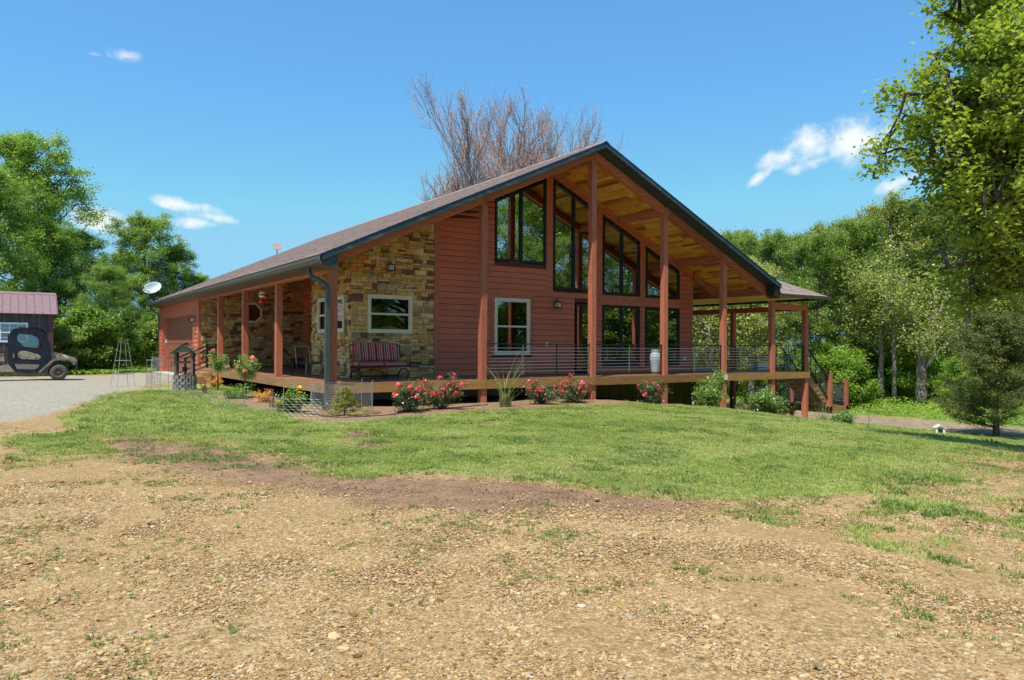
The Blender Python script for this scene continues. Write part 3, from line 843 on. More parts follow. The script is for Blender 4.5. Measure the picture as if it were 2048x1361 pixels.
# ---- roof
for side in (0, 1):
    x0, x1 = (-.56, RX) if side == 0 else (RX, 17.71)
    # deck of the roof
    za, zb_ = zs(x0) + .035, zs(x1) + .035
    part('roof_deck', MB().prism([(x0 + .02, YF + .03, za), (x1, YF + .03, zb_), (x1, YF + .03, zb_ + .1), (x0 + .02, YF + .03, za + .1)], (0, YB - YF - .06, 0)), M['dark'])
    # courses of shingle tabs
    m = MB(); n = 63; sgn = 1
    L_ = math.hypot(x1 - x0, zb_ - za); rr = random.Random(side)
    for k in range(n):
        f0, f1 = k / n, (k + 1.15) / n
        if side == 1: f0, f1 = 1 - k / n, 1 - (k + 1.15) / n
        xa = x0 + (x1 - x0) * f0; xb = x0 + (x1 - x0) * max(0, min(1, f1))
        y = YF - .01 - rr.random() * .3
        tone = 0
        while y < YB:
            w_ = rr.uniform(.55, 1.4) if side == 0 else 3.0
            ya, yb = max(y, YF - .012), min(y + w_ - .008, YB)
            if yb > ya:
                z0, z1 = zs(xa) + .155 + rr.uniform(0, .006), zs(xb) + .143
                m.add([(xa, ya, z0), (xa, yb, z0), (xb, yb, z1), (xb, ya, z1), (xa, ya, z0 - .014), (xa, yb, z0 - .014)], [(0, 1, 2, 3), (0, 4, 5, 1)])
            y += w_
    part('roof_shingles', m, M['shingle'], kind='stuff')
    # fascia boards and drip edge along the rakes
    for y in (YF, YB - .03):
        pts = lambda lo, hi: [(x0, y, zs(x0) + lo), (x1, y, zs(x1) + lo), (x1, y, zs(x1) + hi), (x0, y, zs(x0) + hi)]
        part('rake_fascia', MB().prism(pts(-.022, .118), (0, .03, 0)), M['fascia'])
        part('drip_edge', MB().prism([(a, b - .012 if y < 0 else b + .012, c) for a, b, c in pts(.119, .152)], (0, .05, 0)), M['drip'])
    # vinyl soffit strips across the front overhang
    n = 58
    for k in range(n):
        xa = x0 + (x1 - x0) * k / n + .009; xb = x0 + (x1 - x0) * (k + 1) / n - .009
        part('soffit_strip', MB().prism([(xa, YF + .031, zs(xa) - .002), (xb, YF + .031, zs(xb) - .002), (xb, YF + .031, zs(xb) + .02), (xa, YF + .031, zs(xa) + .02)], (0, -YF - .131 - .002, 0)), M['soffit_v'])
part('ridge_cap', MB().prism([(RX - .16, YF - .02, zs(RX - .16) + .158), (RX, YF - .02, zs(RX) + .165), (RX + .16, YF - .02, zs(RX - .16) + .158), (RX + .16, YF - .02, zs(RX - .16) + .17), (RX, YF - .02, zs(RX) + .195), (RX - .16, YF - .02, zs(RX - .16) + .17)], (0, YB - YF + .04, 0)), M['shingle'])
# boxed eave return, left front
part('eave_return', MB().prism([(-.53, YF + .05, 3.0), (-.105, YF + .05, 2.93), (-.105, YF + .05, zs(-.1) - .01), (-.53, YF + .05, zs(-.53) - .005)], (0, .03, 0)), M['soffit_v'])
part('eave_return', MB().prism([(17.7, YF + .05, 2.9), (17.7, YF + .05, zs(17.7) - .005), (17.4, YF + .05, zs(17.4) - .01), (17.4, YF + .05, 2.98)], (0, .40, 0)), M['dark'])
# brown soffit boards under the long left eave
for k in range(5):
    a = -.53 + k * .088
    part('soffit_board', MB().box(a + .003, a + .085, YF + .09, YB - .1, 3.0 - k * .012, 3.02 - k * .012), M['soffit_b'])
part('eave_fascia', MB().box(-.56, -.532, YF, YB, 2.99, zs(-.56) + .12), M['gutter'])


def gutter(y0, y1, x, z, nx=-1):
    """K style gutter running along y, open on top"""
    pr = [(0, 0), (-.075, 0), (-.095, .035), (-.10, .07), (-.125, .095), (-.125, .125), (-.118, .125), (-.118, .10), (-.092, .073), (-.087, .04), (-.07, .008), (0, .008)]
    return MB().prism([(x - nx * a * 1, y0, z + b) for a, b in pr], (0, y1 - y0, 0))


part('gutter', gutter(YF + .02, YB - .05, -.562, 3.02), M['gutter'])
part('gutter', MB().prism([(17.72, YF - .03 - a, 2.93 + b) for a, b in [(0, 0), (.075, 0), (.095, .035), (.10, .07), (.125, .095), (.125, .125), (.118, .125), (.09, .073), (.07, .008), (0, .008)]], (3.05, 0, 0)), M['gutter'])
part('gutter', gutter(-.62, 13, 20.77, 2.93, 1), M['gutter'])
# porch roof on the right, hipped at its front corner
A_, B_, C_, D_ = Vector((17.7, YF, 3.06)), Vector((20.76, YF, 3.06)), Vector((17.76, 2.35, 4.56)), Vector((20.76, 13.2, 3.06))
for nm, quad in (('hip_roof_front', [A_, B_, C_]), ('hip_roof_side', [B_, D_, Vector((17.76, 13.2, 4.56)), C_])):
    m = MB(); nrm = (quad[1] - quad[0]).cross(quad[2] - quad[0]).normalized()
    n = 18
    if len(quad) == 3:
        for k in range(n):
            f0, f1 = k / n, min(1, (k + 1.1) / n)
            a0, b0 = A_.lerp(C_, f0), B_.lerp(C_, f0); a1, b1 = A_.lerp(C_, f1), B_.lerp(C_, f1)
            w_ = max(1, int((b0 - a0).length / .45))
            for q in range(w_):
                u0, u1 = q / w_, (q + .985) / w_
                p = [a0.lerp(b0, u0) + nrm * .018, a0.lerp(b0, u1) + nrm * .018, a1.lerp(b1, u1) + nrm * .004, a1.lerp(b1, u0) + nrm * .004, a0.lerp(b0, u1), a0.lerp(b0, u0)]
                m.add(p, [(0, 1, 2, 3), (1, 0, 5, 4)])
    else:
        for k in range(n):
            f0, f1 = k / n, min(1, (k + 1.1) / n)
            a0, b0 = B_.lerp(C_, f0), D_.lerp(quad[2], f0); a1, b1 = B_.lerp(C_, f1), D_.lerp(quad[2], f1)
            m.add([a0 + nrm * .018, b0 + nrm * .018, b1, a1, b0, a0], [(0, 1, 2, 3), (1, 0, 5, 4)])
    part(nm, m, M['shingle'], kind='stuff')
part('cricket_roof', MB().add([(17.76, 2.35, 4.57), (17.76, 13.2, 4.57), (15.2, 13.2, 4.6), (15.2, 2.35, 4.6)], [(0, 1, 2, 3)]), M['shingle'])
part('cricket_gable', MB().add([(17.70, 2.36, 3.4), (17.76, 2.36, 4.56), (15.25, 2.36, 4.58)], [(0, 1, 2)]), M['siding'])
part('porch_ceiling_panel', MB().add([(17.72, YF, 3.03), (20.74, YF, 3.03), (20.74, 13.2, 3.03), (17.72, 13.2, 3.03)], [(0, 3, 2, 1)]), M['pine'])
part('hip_fascia', MB().box(17.72, 20.78, YF - .03, YF - .002, 2.93, 3.075), M['fascia'])
part('hip_fascia', MB().box(20.75, 20.77, YF, 13.2, 2.93, 3.075), M['fascia'])
for a, b, c in (((20.7, YF + .02, 2.95), (20.16, .15, 2.55), 0),):
    m = MB().tube([(20.72, -.6, 2.93), (20.72, -.58, 2.78), (20.6, -.4, 2.66), (20.3, .02, 2.55), (20.28, .1, 2.4), (20.28, .1, -2.0)], .04, 8)
    part('downspout', m, M['rail'], smooth=True)
# roof vent boots, dish and panel
part('roof_vent', MB().box(18.5, 18.62, .05, .17, 3.36, 3.56), M['soffit_b'])

# ---- tongue and groove ceiling of the front porch
bw = .135
for side in (0, 1):
    xa = .12 if side == 0 else RX
    xe = RX if side == 0 else 17.62
    n = int((xe - xa) / bw)
    for k in range(n):
        a = xa + (xe - xa) * k / n + .0025; b = xa + (xe - xa) * (k + 1) / n - .0025
        yb = WY + .25 if b < 16.05 else 9.0
        ya = .1
        cut = random.uniform(.6, 2.0)
        for (y0, y1) in ((ya, cut), (cut + .003, yb)) if yb < 3 else ((ya, cut), (cut + .003, cut + 3.3), (cut + 3.303, yb)):
            part('ceiling_board', MB().prism([(a, y0, zs(a) + .002), (b, y0, zs(b) + .002), (b, y0, zs(b) + .02), (a, y0, zs(a) + .02)], (0, y1 - y0, 0)), M['pine'])
# interior ceiling: wider boards joined
m = MB()
for side in (0, 1):
    xa, xe = (1.6, RX) if side == 0 else (RX, 15.95)
    for k in range(52):
        a = xa + (xe - xa) * k / 52 + .003; b = xa + (xe - xa) * (k + 1) / 52 - .003
        y = WY + .26
        while y < 15.5:
            y1 = min(15.6, y + random.uniform(1.5, 4)); m.prism([(a, y, zs(a) + .002), (b, y, zs(b) + .002), (b, y, zs(b) + .015), (a, y, zs(a) + .015)], (0, y1 - y - .003, 0)); y = y1
part('interior_ceiling', m, M['pine'], kind='stuff')
for y in (5.5, 8.8, 12.1): part('interior_beam', MB().prism([(1.7, y, zs(1.7) - .3), (RX, y, zs(RX) - .3), (15.9, y, zs(15.9) - .3), (15.9, y, zs(15.9)), (RX, y, zs(RX)), (1.7, y, zs(1.7))], (0, .2, 0)), M['cedar_x'])

# ================================================================ front gable wall
# windows: x0, x1, bottom, top at x0, top at x1, mullions
GW = [('A', 6.49, 8.60, 3.84, 5.84, 6.80, [7.545]), ('B', 8.93, 10.74, 2.99, 6.82, 5.98, [9.84]), ('C', 11.23, 13.09, 2.92, 5.75, 4.90, [12.16]), ('D', 13.41, 15.26, 2.90, 4.76, 3.92, [14.33]),
      ('E', 11.22, 13.09, .38, 2.50, 2.50, [12.16]), ('F', 13.40, 15.26, .38, 2.46, 2.46, [14.33])]
DOOR = (9.95, 10.80, .04, 2.53)
VW = (6.47, 7.91, .70, 2.60)                         # cream sash window in the siding


def win_frame(parent, x0, x1, z0, ta, tb, mull, y=WY - .05):
    fw = .07; m = MB(); zt = lambda x: ta + (tb - ta) * (x - x0) / (x1 - x0)
    m.box(x0, x1, y, y + .12, z0, z0 + fw)
    m.prism([(x0, y, z0 + fw), (x0 + fw, y, z0 + fw), (x0 + fw, y, zt(x0 + fw)), (x0, y, zt(x0))], (0, .12, 0))
    m.prism([(x1 - fw, y, z0 + fw), (x1, y, z0 + fw), (x1, y, zt(x1)), (x1 - fw, y, zt(x1 - fw))], (0, .12, 0))
    m.prism([(x0 + fw, y + .002, zt(x0 + fw) - fw), (x1 - fw, y + .002, zt(x1 - fw) - fw), (x1 - fw, y + .002, zt(x1 - fw)), (x0 + fw, y + .002, zt(x0 + fw))], (0, .116, 0))
    w_ = link('window', m, M['black'], parent)
    xs = [x0 + fw] + [q for q in mull] + [x1 - fw]
    for q in mull: link('mullion', MB().prism([(q - .055, y + .004, z0 + fw), (q + .055, y + .004, z0 + fw), (q + .055, y + .004, zt(q + .055) - fw), (q - .055, y + .004, zt(q - .055) - fw)], (0, .11, 0)), M['black'], w_)
    for a, b in zip(xs[:-1], xs[1:]):
        a2 = a + (.055 if a != xs[0] else 0); b2 = b - (.055 if b != xs[-1] else 0)
        link('pane', MB().prism([(a2, y + .055, z0 + fw), (b2, y + .055, z0 + fw), (b2, y + .055, zt(b2) - fw), (a2, y + .055, zt(a2) - fw)], (0, .008, 0)), M['glass'], w_)
        # sash bead
        s_ = .022
        bm_ = MB().box(a2, b2, y + .03, y + .05, z0 + fw, z0 + fw + s_).box(a2, a2 + s_, y + .03, y + .05, z0 + fw + s_, zt(a2) - fw - .02).box(b2 - s_, b2, y + .03, y + .05, z0 + fw + s_, zt(b2) - fw - .02)
        link('sash_bead', bm_, M['rail'], w_)
    return w_


for nm, x0, x1, z0, ta, tb, mu in GW: win_frame(house, x0, x1, z0, ta, tb, mu)


def vinyl_window(parent, to, x0, x1, z0, z1, split='h'):
    """cream framed sash window; to(a, z, d) places wall coordinates (d = proud of the wall)"""
    def bx(m, a0, a1, b0, b1, d0, d1):
        P = [to(a, b, d) for d in (d0, d1) for a, b in ((a0, b0), (a1, b0), (a1, b1), (a0, b1))]
        return m.add(P, [(0, 3, 2, 1), (4, 5, 6, 7), (0, 1, 5, 4), (1, 2, 6, 5), (2, 3, 7, 6), (3, 0, 4, 7)])
    t_ = .085; m = MB(); bx(m, x0, x1, z0, z0 + t_, 0, .045); bx(m, x0, x1, z1 - t_, z1, 0, .045); bx(m, x0, x0 + t_, z0 + t_, z1 - t_, 0, .045); bx(m, x1 - t_, x1, z0 + t_, z1 - t_, 0, .045)
    w_ = link('window', m, M['cream'], parent)
    i_ = MB(); a0, a1, b0, b1 = x0 + t_, x1 - t_, z0 + t_, z1 - t_; q = .035; zm = (z0 + z1) / 2
    for (p0, p1, r0, r1) in ((a0, a1, b0, b0 + q), (a0, a1, b1 - q, b1), (a0, a0 + q, b0 + q, b1 - q), (a1 - q, a1, b0 + q, b1 - q), (a0 + q, a1 - q, zm - .03, zm + .03)): bx(i_, p0, p1, r0, r1, -.01, .028)
    link('sash', i_, M['cream'], w_)
    for r0, r1 in ((b0 + q, zm - .03), (zm + .03, b1 - q)): link('pane', bx(MB(), a0 + q, a1 - q, r0, r1, -.004, .004), M['glass_dark'], w_)
    link('dark_room_backing', bx(MB(), a0 + q, a1 - q, b0 + q, b1 - q, -.30, -.28), M['dark'], w_)  # added dark sheet behind the panes, its colour standing in for the dim room
    return w_


vinyl_window(house, lambda a, b, d: (a, WY - .012 - d, b), *VW)

# siding planks: intervals of the wall free of openings
EXPO = .193
openings = [(x0 - .02, x1 + .02, z0 - .02, 99 if ta > 3 else ta + .02) for _, x0, x1, z0, ta, tb, mu in GW] + [(DOOR[0] - .05, DOOR[1] + .05, 0, DOOR[3] + .05), (VW[0] - .13, VW[1] + .13, VW[2] - .02, VW[3] + .13)]


def plank(parent, to, a0, a1, z0, z1, za=None, zb=None, mt=None, name='siding_plank'):
    """lapped board: bottom edge proud, top edge tucked under"""
    zl, zr_ = (z1 if za is None else za), (z1 if zb is None else zb)
    P = [to(a0, z0, .030), to(a1, z0, .030), to(a1, zr_, .006), to(a0, zl, .006), to(a0, z0, 0), to(a1, z0, 0), to(a1, zr_, 0), to(a0, zl, 0)]
    return link(name, MB().add(P, [(0, 1, 2, 3), (4, 7, 6, 5), (0, 4, 5, 1), (1, 5, 6, 2), (2, 6, 7, 3), (3, 7, 4, 0)]), mt, parent)


to_front = lambda a, b, d: (a, WY - d, b)
part('gable_wall', MB().prism([(4.2, WY + .002, -.1), (16.0, WY + .002, -.1), (16.0, WY + .002, .1), (4.2, WY + .002, .1)], (0, .15, 0)), M['mortar'])
z = .02; row = 0
rr = random.Random(3)
while z < zs(RX) - .4:
    zt = z + EXPO - .012
    cuts = sorted((a, b) for a, b, c, d in openings if c < zt - .01 and d > z + .01)
    x = 4.38; segs = []
    for a, b in cuts:
        if a > x: segs.append((x, a))
        x = max(x, b)
    segs.append((x, 15.9))
    for a, b in segs:
        # clip to the raking trim
        lim = lambda q: zs(q) - .30
        a_ = a
        while lim(a_) < z + .02 and a_ < b: a_ += .02
        b_ = b
        while lim(b_) < z + .02 and b_ > a_: b_ -= .02
        if b_ - a_ < .04: continue
        # split long runs at a butt joint
        js = [a_, b_]
        if b_ - a_ > 3.4: js = [a_, a_ + (b_ - a_) * rr.uniform(.35, .65), b_]
        for p, q in zip(js[:-1], js[1:]):
            plank(house, to_front, p + .0015, q - .0015, z, 0, min(zt, lim(p)), min(zt, lim(q)), M['siding'])
    z += EXPO; row += 1
# wall core behind the planks, with the openings left free
core = MB(); xs_ = sorted({4.2, 16.0, RX} | {round(v_, 3) for o in openings for v_ in o[:2]})
for a, b in zip(xs_[:-1], xs_[1:]):
    c = (a + b) / 2; zz = [(o[2], min(o[3], 99)) for o in openings if o[0] - 1e-3 <= a and o[1] + 1e-3 >= b]
    zz.sort(); z0 = 0
    for p, q in zz:
        if p > z0 + .01: core.prism([(a, WY + .004, z0), (b, WY + .004, z0), (b, WY + .004, p), (a, WY + .004, p)], (0, .12, 0))
        z0 = max(z0, q)
    if z0 < 50: core.prism([(a, WY + .004, z0), (b, WY + .004, z0), (b, WY + .004, zs(b) - .02), (a, WY + .004, zs(a) - .02)], (0, .12, 0))
part('wall_core', core, M['core'])
# raking trim under the ceiling and over the tall windows, two lapped boards
for xa, xb in ((4.22, RX - .002), (RX + .002, 16.02)):
    part('rake_trim', MB().prism([(xa, WY - .045, zs(xa) - .17), (xb, WY - .045, zs(xb) - .17), (xb, WY - .045, zs(xb) - .003), (xa, WY - .045, zs(xa) - .003)], (0, .045, 0)), M['cedar_x'])
    part('rake_trim', MB().prism([(xa, WY - .026, zs(xa) - .34), (xb, WY - .026, zs(xb) - .34), (xb, WY - .026, zs(xb) - .172), (xa, WY - .026, zs(xa) - .172)], (0, .024, 0)), M['cedar_x'])
part('corner_trim', MB().box(4.2, 4.375, WY - .035, WY, 0, zs(4.2) - .3), M['trim_red'])
part('corner_trim', MB().box(15.905, 16.03, WY - .03, WY, -.0, zs(16.03) - .3), M['trim_red'])
part('corner_trim', MB().box(16.0, 16.035, WY + .002, WY + .13, 0, zs(16.03) - .3), M['trim_red'])
# flat trims round the sash window, band between the window rows
part('window_trim', MB().box(VW[0] - .12, VW[0] - .002, WY - .022, WY, VW[2] - .02, VW[3] + .12).box(VW[1] + .002, VW[1] + .12, WY - .022, WY, VW[2] - .02, VW[3] + .12).box(VW[0], VW[1], WY - .022, WY, VW[3] + .002, VW[3] + .12), M['trim_red'])
part('window_trim', MB().box(11.12, 15.35, WY - .024, WY, 2.53, 2.88), M['trim_red'])
for a, b in ((8.62, 8.91), (10.77, 11.2), (13.11, 13.39)):
    part('mullion_trim', MB().box(a, b, WY - .024, WY, 2.9, zs(a if a < RX else b) - .35), M['trim_red'])
# patio door
dm = MB().box(DOOR[0], DOOR[0] + .07, WY - .05, WY + .07, DOOR[2], DOOR[3]).box(DOOR[1] - .07, DOOR[1], WY - .05, WY + .07, DOOR[2], DOOR[3]).box(DOOR[0] + .07, DOOR[1] - .07, WY - .048, WY + .068, DOOR[3] - .07, DOOR[3]).box(DOOR[0] + .07, DOOR[1] - .07, WY - .048, WY + .068, DOOR[2], DOOR[2] + .1)
pd = part('patio_door', dm, M['black'])
link('pane', MB().box(DOOR[0] + .07, DOOR[1] - .07, WY, WY + .01, DOOR[2] + .1, DOOR[3] - .07), M['glass'], pd)
link('handle', MB().tube([(DOOR[1] - .1, WY - .09, 1.0), (DOOR[1] - .1, WY - .09, 1.25)], .012, 6), M['cable'], pd)
# painted boards of the foundation
n = 36
for k in range(n):
    a = 7.0 + 9.0 * k / n
    part('foundation_board', MB().box(a + .005, a + 9.0 / n - .005, WY - .03 - (k % 3) * .003, WY, H(a, WY) - .15, -.27), M['skirt'])
part('foundation', MB().box(1.6, 16.0, WY + .005, WY + .2, -2.2, -.26), M['concrete'])
part('foundation', MB().box(15.85, 16.0, WY + .2, 15.7, -2.5, -.26), M['skirt'])

# ================================================================ stone work
stone_cells = []


def stone_field(to, a0, a1, z0, z1, seed, top=None, big=1.0):
    """uneven bands of ledge stone; returns one mesh builder per stone"""
    rr = random.Random(seed); out = []; z = z0
    while z < z1 - .02:
        h = rr.uniform(.12, .23) * big
        if z + h > z1 - .08: h = z1 - z
        a = a0
        while a < a1 - .01:
            w_ = rr.uniform(.15, .42) * big
            if a + w_ > a1 - .13: w_ = a1 - a
            k = rr.random(); cells = []
            if k < .38 or h < .13: cells = [(0, 1, 0, 1)]
            elif k < .72: c = rr.uniform(.35, .65); cells = [(0, 1, 0, c), (0, 1, c, 1)]
            elif k < .86: c = rr.uniform(.35, .65); d = rr.uniform(.35, .65); cells = [(0, 1, 0, c), (0, d, c, 1), (d, 1, c, 1)]
            else: c = rr.uniform(.3, .4); cells = [(0, 1, 0, c), (0, 1, c, .68), (0, 1, .68, 1)]
            for u0, u1, v0, v1 in cells:
                g = .006; p0, p1 = a + w_ * u0 + g, a + w_ * u1 - g; q0, q1 = z + h * v0 + g * .8, z + h * v1 - g * .8
                if top:
                    if q0 > top((p0 + p1) / 2) - .03: continue
                    tl, tr = min(q1, top(p0)), min(q1, top(p1))
                else: tl = tr = q1
                d = rr.uniform(.018, .06); j = lambda s_=.008: rr.uniform(-s_, s_)
                fr = [(p0 + j(), q0 + j(), d + j(.012)), (p1 + j(), q0 + j(), d + j(.012)), (p1 + j(), tr + j(), d + j(.012)), (p0 + j(), tl + j(), d + j(.012))]
                cx_, cz_ = (p0 + p1) / 2 + j(.02), (q0 + (tl + tr) / 2) / 2 + j(.01)
                V = [to(p0, q0, -.01), to(p1, q0, -.01), to(p1, tr, -.01), to(p0, tl, -.01)] + [to(*f_) for f_ in fr] + [to(cx_, cz_, d + rr.uniform(.004, .022))]
                out.append((V, [(0, 1, 5, 4), (1, 2, 6, 5), (2, 3, 7, 6), (3, 0, 4, 7), (4, 5, 8), (5, 6, 8), (6, 7, 8), (7, 4, 8)]))
            a += w_
        z += h
    return out


def field_around(to, a0, a1, z0, z1, win, seed, top=None, big=1.0):
    if not win: return stone_field(to, a0, a1, z0, z1, seed, top, big)
    w0, w1, b0, b1 = win
    return stone_field(to, a0, a1, z0, b0, seed, None, big) + stone_field(to, a0, w0, b0, b1, seed + 1, None, big) + stone_field(to, w1, a1, b0, b1, seed + 2, None, big) + stone_field(to, a0, a1, b1, z1, seed + 3, top, big)


BX = 1.47
SW = (1.94, 3.42, 1.36, 2.52)                       # sash window in the stone
front = field_around(to_front, BX - .03, 4.19, 0, 5.3, SW, 5, lambda x: zs(x) - .02)
SW2 = (2.82, 5.10, 1.38, 2.50)                      # window in the side of the bump out
to_side = lambda a, b, d: (BX - d, a, b)            # faces -x
side = field_around(lambda a, b, d: (BX - d, a, b), WY + .035, 5.75, 0, 4.0, SW2, 25, None)
to_g = lambda a, b, d: (a, 15.74 - d, b)            # garage end wall, faces -y
OC = (1.66, 2.62, 1.98, 2.86)
garage = field_around(to_g, -.02, 4.47, 0, 4.9, OC, 45, lambda x: zs(x) - .02, 1.05)
allst = [(s_, i) for i, g in enumerate((front, side, garage)) for s_ in g]
print('stones', len(front), len(side), len(garage))
for V, Fc in (front + side)[:290]: part('stone', MB().add(V, Fc), M['stone'])
rest = MB()
for V, Fc in (front + side)[290:] + garage: rest.add(V, Fc)
part('stone_facing', rest, M['stone'], kind='stuff')
part('stone_backing', MB().prism([(BX, WY + .003, -.2), (SW[0] + .05, WY + .003, -.2), (SW[0] + .05, WY + .003, zs(SW[0]) - .01), (BX, WY + .003, zs(BX) - .01)], (0, .12, 0)).prism([(SW[1] - .05, WY + .003, -.2), (4.2, WY + .003, -.2), (4.2, WY + .003, zs(4.2) - .01), (SW[1] - .05, WY + .003, zs(3.4) - .01)], (0, .12, 0)).box(SW[0] + .05, SW[1] - .05, WY + .003, WY + .12, -.2, SW[2] + .05).prism([(SW[0] + .05, WY + .003, SW[3] - .05), (SW[1] - .05, WY + .003, SW[3] - .05), (SW[1] - .05, WY + .003, zs(SW[1] - .05) - .01), (SW[0] + .05, WY + .003, zs(SW[0] + .05) - .01)], (0, .12, 0)), M['mortar'])
part('stone_backing', MB().box(BX + .003, BX + .12, WY + .13, SW2[0] + .05, -.2, zs(BX) - .01).box(BX + .003, BX + .12, SW2[1] - .05, 5.75, -.2, zs(BX) - .01).box(BX + .003, BX + .12, SW2[0] + .05, SW2[1] - .05, -.2, SW2[2] + .05).box(BX + .003, BX + .12, SW2[0] + .05, SW2[1] - .05, SW2[3] - .05, zs(BX) - .01), M['mortar'])
part('stone_backing', MB().prism([(-.05, 15.745, -.4), (4.6, 15.745, -.4), (4.6, 15.745, zs(4.6) - .01), (-.05, 15.745, zs(0) - .01)], (0, .12, 0)), M['mortar'])
vinyl_window(house, lambda a, b, d: (a, WY - .03 - d, b), *SW)
w2 = vinyl_window(house, lambda a, b, d: (BX - .03 - d, a, b), *SW2)
# octagon window
cx_, cz_ = (OC[0] + OC[1]) / 2, (OC[2] + OC[3]) / 2
for r0, r1, d0, d1, mt, nm in ((.44, .36, .0, .05, 'cream', 'window'), ):
    m = MB(); ring = lambda r, d: [to_g(cx_ + r / math.cos(PI / 8) * math.cos(PI / 8 + k * PI / 4), cz_ + r / math.cos(PI / 8) * math.sin(PI / 8 + k * PI / 4), d) for k in range(8)]
    V = ring(r0, d0) + ring(r0, d1 + .02) + ring(r1, d1 + .02) + ring(r1, d0)
    m.add(V, [(a * 8 + k, a * 8 + (k + 1) % 8, ((a + 1) % 4) * 8 + (k + 1) % 8, ((a + 1) % 4) * 8 + k) for a in range(4) for k in range(8)])
    ow = part(nm, m, M[mt])
    link('pane', MB().add(ring(r1, .02), [tuple(range(8))]), M['glass_dark'], ow)
# corner blocks in the four gaps round the octagon
mm_ = MB()
for sx in (-1, 1):
    for sz in (-1, 1):
        k = .48; c = .26
        mm_.prism([to_g(cx_ + sx * k, cz_ + sz * .44, 0), to_g(cx_ + sx * k, cz_ + sz * .18, 0), to_g(cx_ + sx * .18, cz_ + sz * .44, 0)], (0, -.035, 0))
part('stone_facing', mm_, M['stone'], kind='stuff')

# ---- recessed entry: door wall faces the drive
DX = 4.47
part('entry_wall', MB().box(DX, DX + .12, 5.7, 15.9, -.2, zs(DX) - .01), M['dark'])
z = .0
while z < 4.9:
    for p, q in ((5.8, 12.9), (14.95, 15.70)) if z < 2.3 else ((5.8, 10.2), (10.203, 15.70)): plank(house, lambda a, b, d: (DX - .002 - d, a, b), p, q, z, min(z + .181, 4.95), None, None, M['siding_y'])
    z += EXPO
part('entry_wall', MB().box(BX + .13, DX, 5.63, 5.75, -.2, zs(BX + .2)), M['dark'])
for zz in range(22): plank(house, lambda a, b, d: (a, 5.752 + d, b), BX + .01, DX - .02, zz * .193, min(zz * .193 + .181, 3.95), None, None, M['siding'])
# door with side light
dr = part('entry_door', MB().box(DX - .05, DX - .003, 13.62, 14.58, .02, 2.15), M['door_wood'])
for a in (13.72, 14.14):
    for b0, b1 in ((.2, .95), (1.05, 1.5)): link('door_panel', MB().box(DX - .065, DX - .05, a, a + .34, b0, b1), M['door_wood'], dr)
for a in (13.72, 14.03, 14.3):
    for b in (1.6, 1.86): link('door_lite', MB().box(DX - .062, DX - .05, a, a + .2, b, b + .2), M['glass_dark'], dr)
link('handle', MB().tube([(DX - .1, 13.68, .95), (DX - .1, 13.68, 1.2)], .014, 6), M['black'], dr)
part('side_light', MB().box(DX - .04, DX - .003, 13.0, 13.5, .02, 2.15), M['glass_dark'])
part('door_casing', MB().box(DX - .07, DX - .004, 12.9, 13.0, 0, 2.26).box(DX - .07, DX - .004, 13.5, 13.62, 0, 2.15).box(DX - .07, DX - .004, 14.58, 14.92, 0, 2.26).box(DX - .072, DX - .004, 13.0, 14.58, 2.152, 2.26), M['door_wood'])

# ================================================================ garage
GY0, GY1 = 15.74, 25.75
OY0, OY1, OZ = 16.9, 24.75, 2.34                     # door opening
GB = -.46
to_gl = lambda a, b, d: (-.10 - d, a, b)
part('garage_wall', MB().box(-.098, .05, GY0, OY0 - .01, GB - .3, 3.0).box(-.098, .05, OY1 + .01, GY1, GB - .3, 3.0).box(-.098, .05, OY0 - .01, OY1 + .01, OZ + .01, 3.0), M['siding_y'])
z = GB
while z < 2.98:
    zt = min(z + .181, 3.0)
    for p, q in (((GY0 + .12, OY0 - .17), (OY1 + .17, GY1 - .1)) if z < OZ + .1 else ((GY0 + .12, 20.3), (20.303, GY1 - .1))):
        if q - p > .05: plank(house, to_gl, p, q, z, zt, None, None, M['siding_y'])
    z += EXPO
part('corner_trim', MB().box(-.13, -.1, GY0 - .005, GY0 + .115, GB, 2.99), M['trim_red'])
part('corner_trim', MB().box(-.13, -.1, GY1 - .095, GY1, GB, 2.99), M['trim_red'])
part('corner_trim', MB().box(-.128, -.02, GY0 - .03, GY0 - .007, GB, 2.99), M['trim_red'])
part('door_casing', MB().box(-.13, -.1, OY0 - .165, OY0, GB, OZ + .18).box(-.13, -.1, OY1, OY1 + .165, GB, OZ + .18).box(-.132, -.1, OY0, OY1, OZ, OZ + .18), M['trim_red'])
part('door_jamb', MB().box(-.1, .14, OY0 - .02, OY0, GB, OZ).box(-.1, .14, OY1, OY1 + .02, GB, OZ).box(-.1, .14, OY0, OY1, OZ, OZ + .02), M['trim_red'])
gd = part('garage_door', MB().box(.13, .17, OY0, OY1, GB, OZ), M['garage_door'])
nsec = 4; hs = (OZ - GB) / nsec
for k in range(nsec):
    z0 = GB + k * hs
    link('door_section', MB().box(.115, .129, OY0 + .005, OY1 - .005, z0 + .008, z0 + hs - .008), M['garage_door'], gd)
    npn = 18
    for j in range(npn):
        a = OY0 + .08 + (OY1 - OY0 - .16) * j / npn
        link('door_panel', MB().box(.098, .114, a + .045, a + (OY1 - OY0 - .16) / npn - .045, z0 + .09, z0 + hs * .80), M['garage_door'], gd)
part('garage_slab', MB().box(-.55, .3, OY0 - .3, OY1 + .2, GB - .2, GB - .004), M['concrete'])
part('keypad', MB().box(.02, .09, OY1 - .024, OY1 - .001, 1.05, 1.22), M['white'])
part('garage_rear_wall', MB().prism([(-.09, GY1 - .02, -.7), (16, GY1 - .02, -1.5), (16, GY1 - .02, zs(16)), (RX, GY1 - .02, zs(RX)), (-.09, GY1 - .02, zs(0))], (0, .12, 0)), M['siding'])
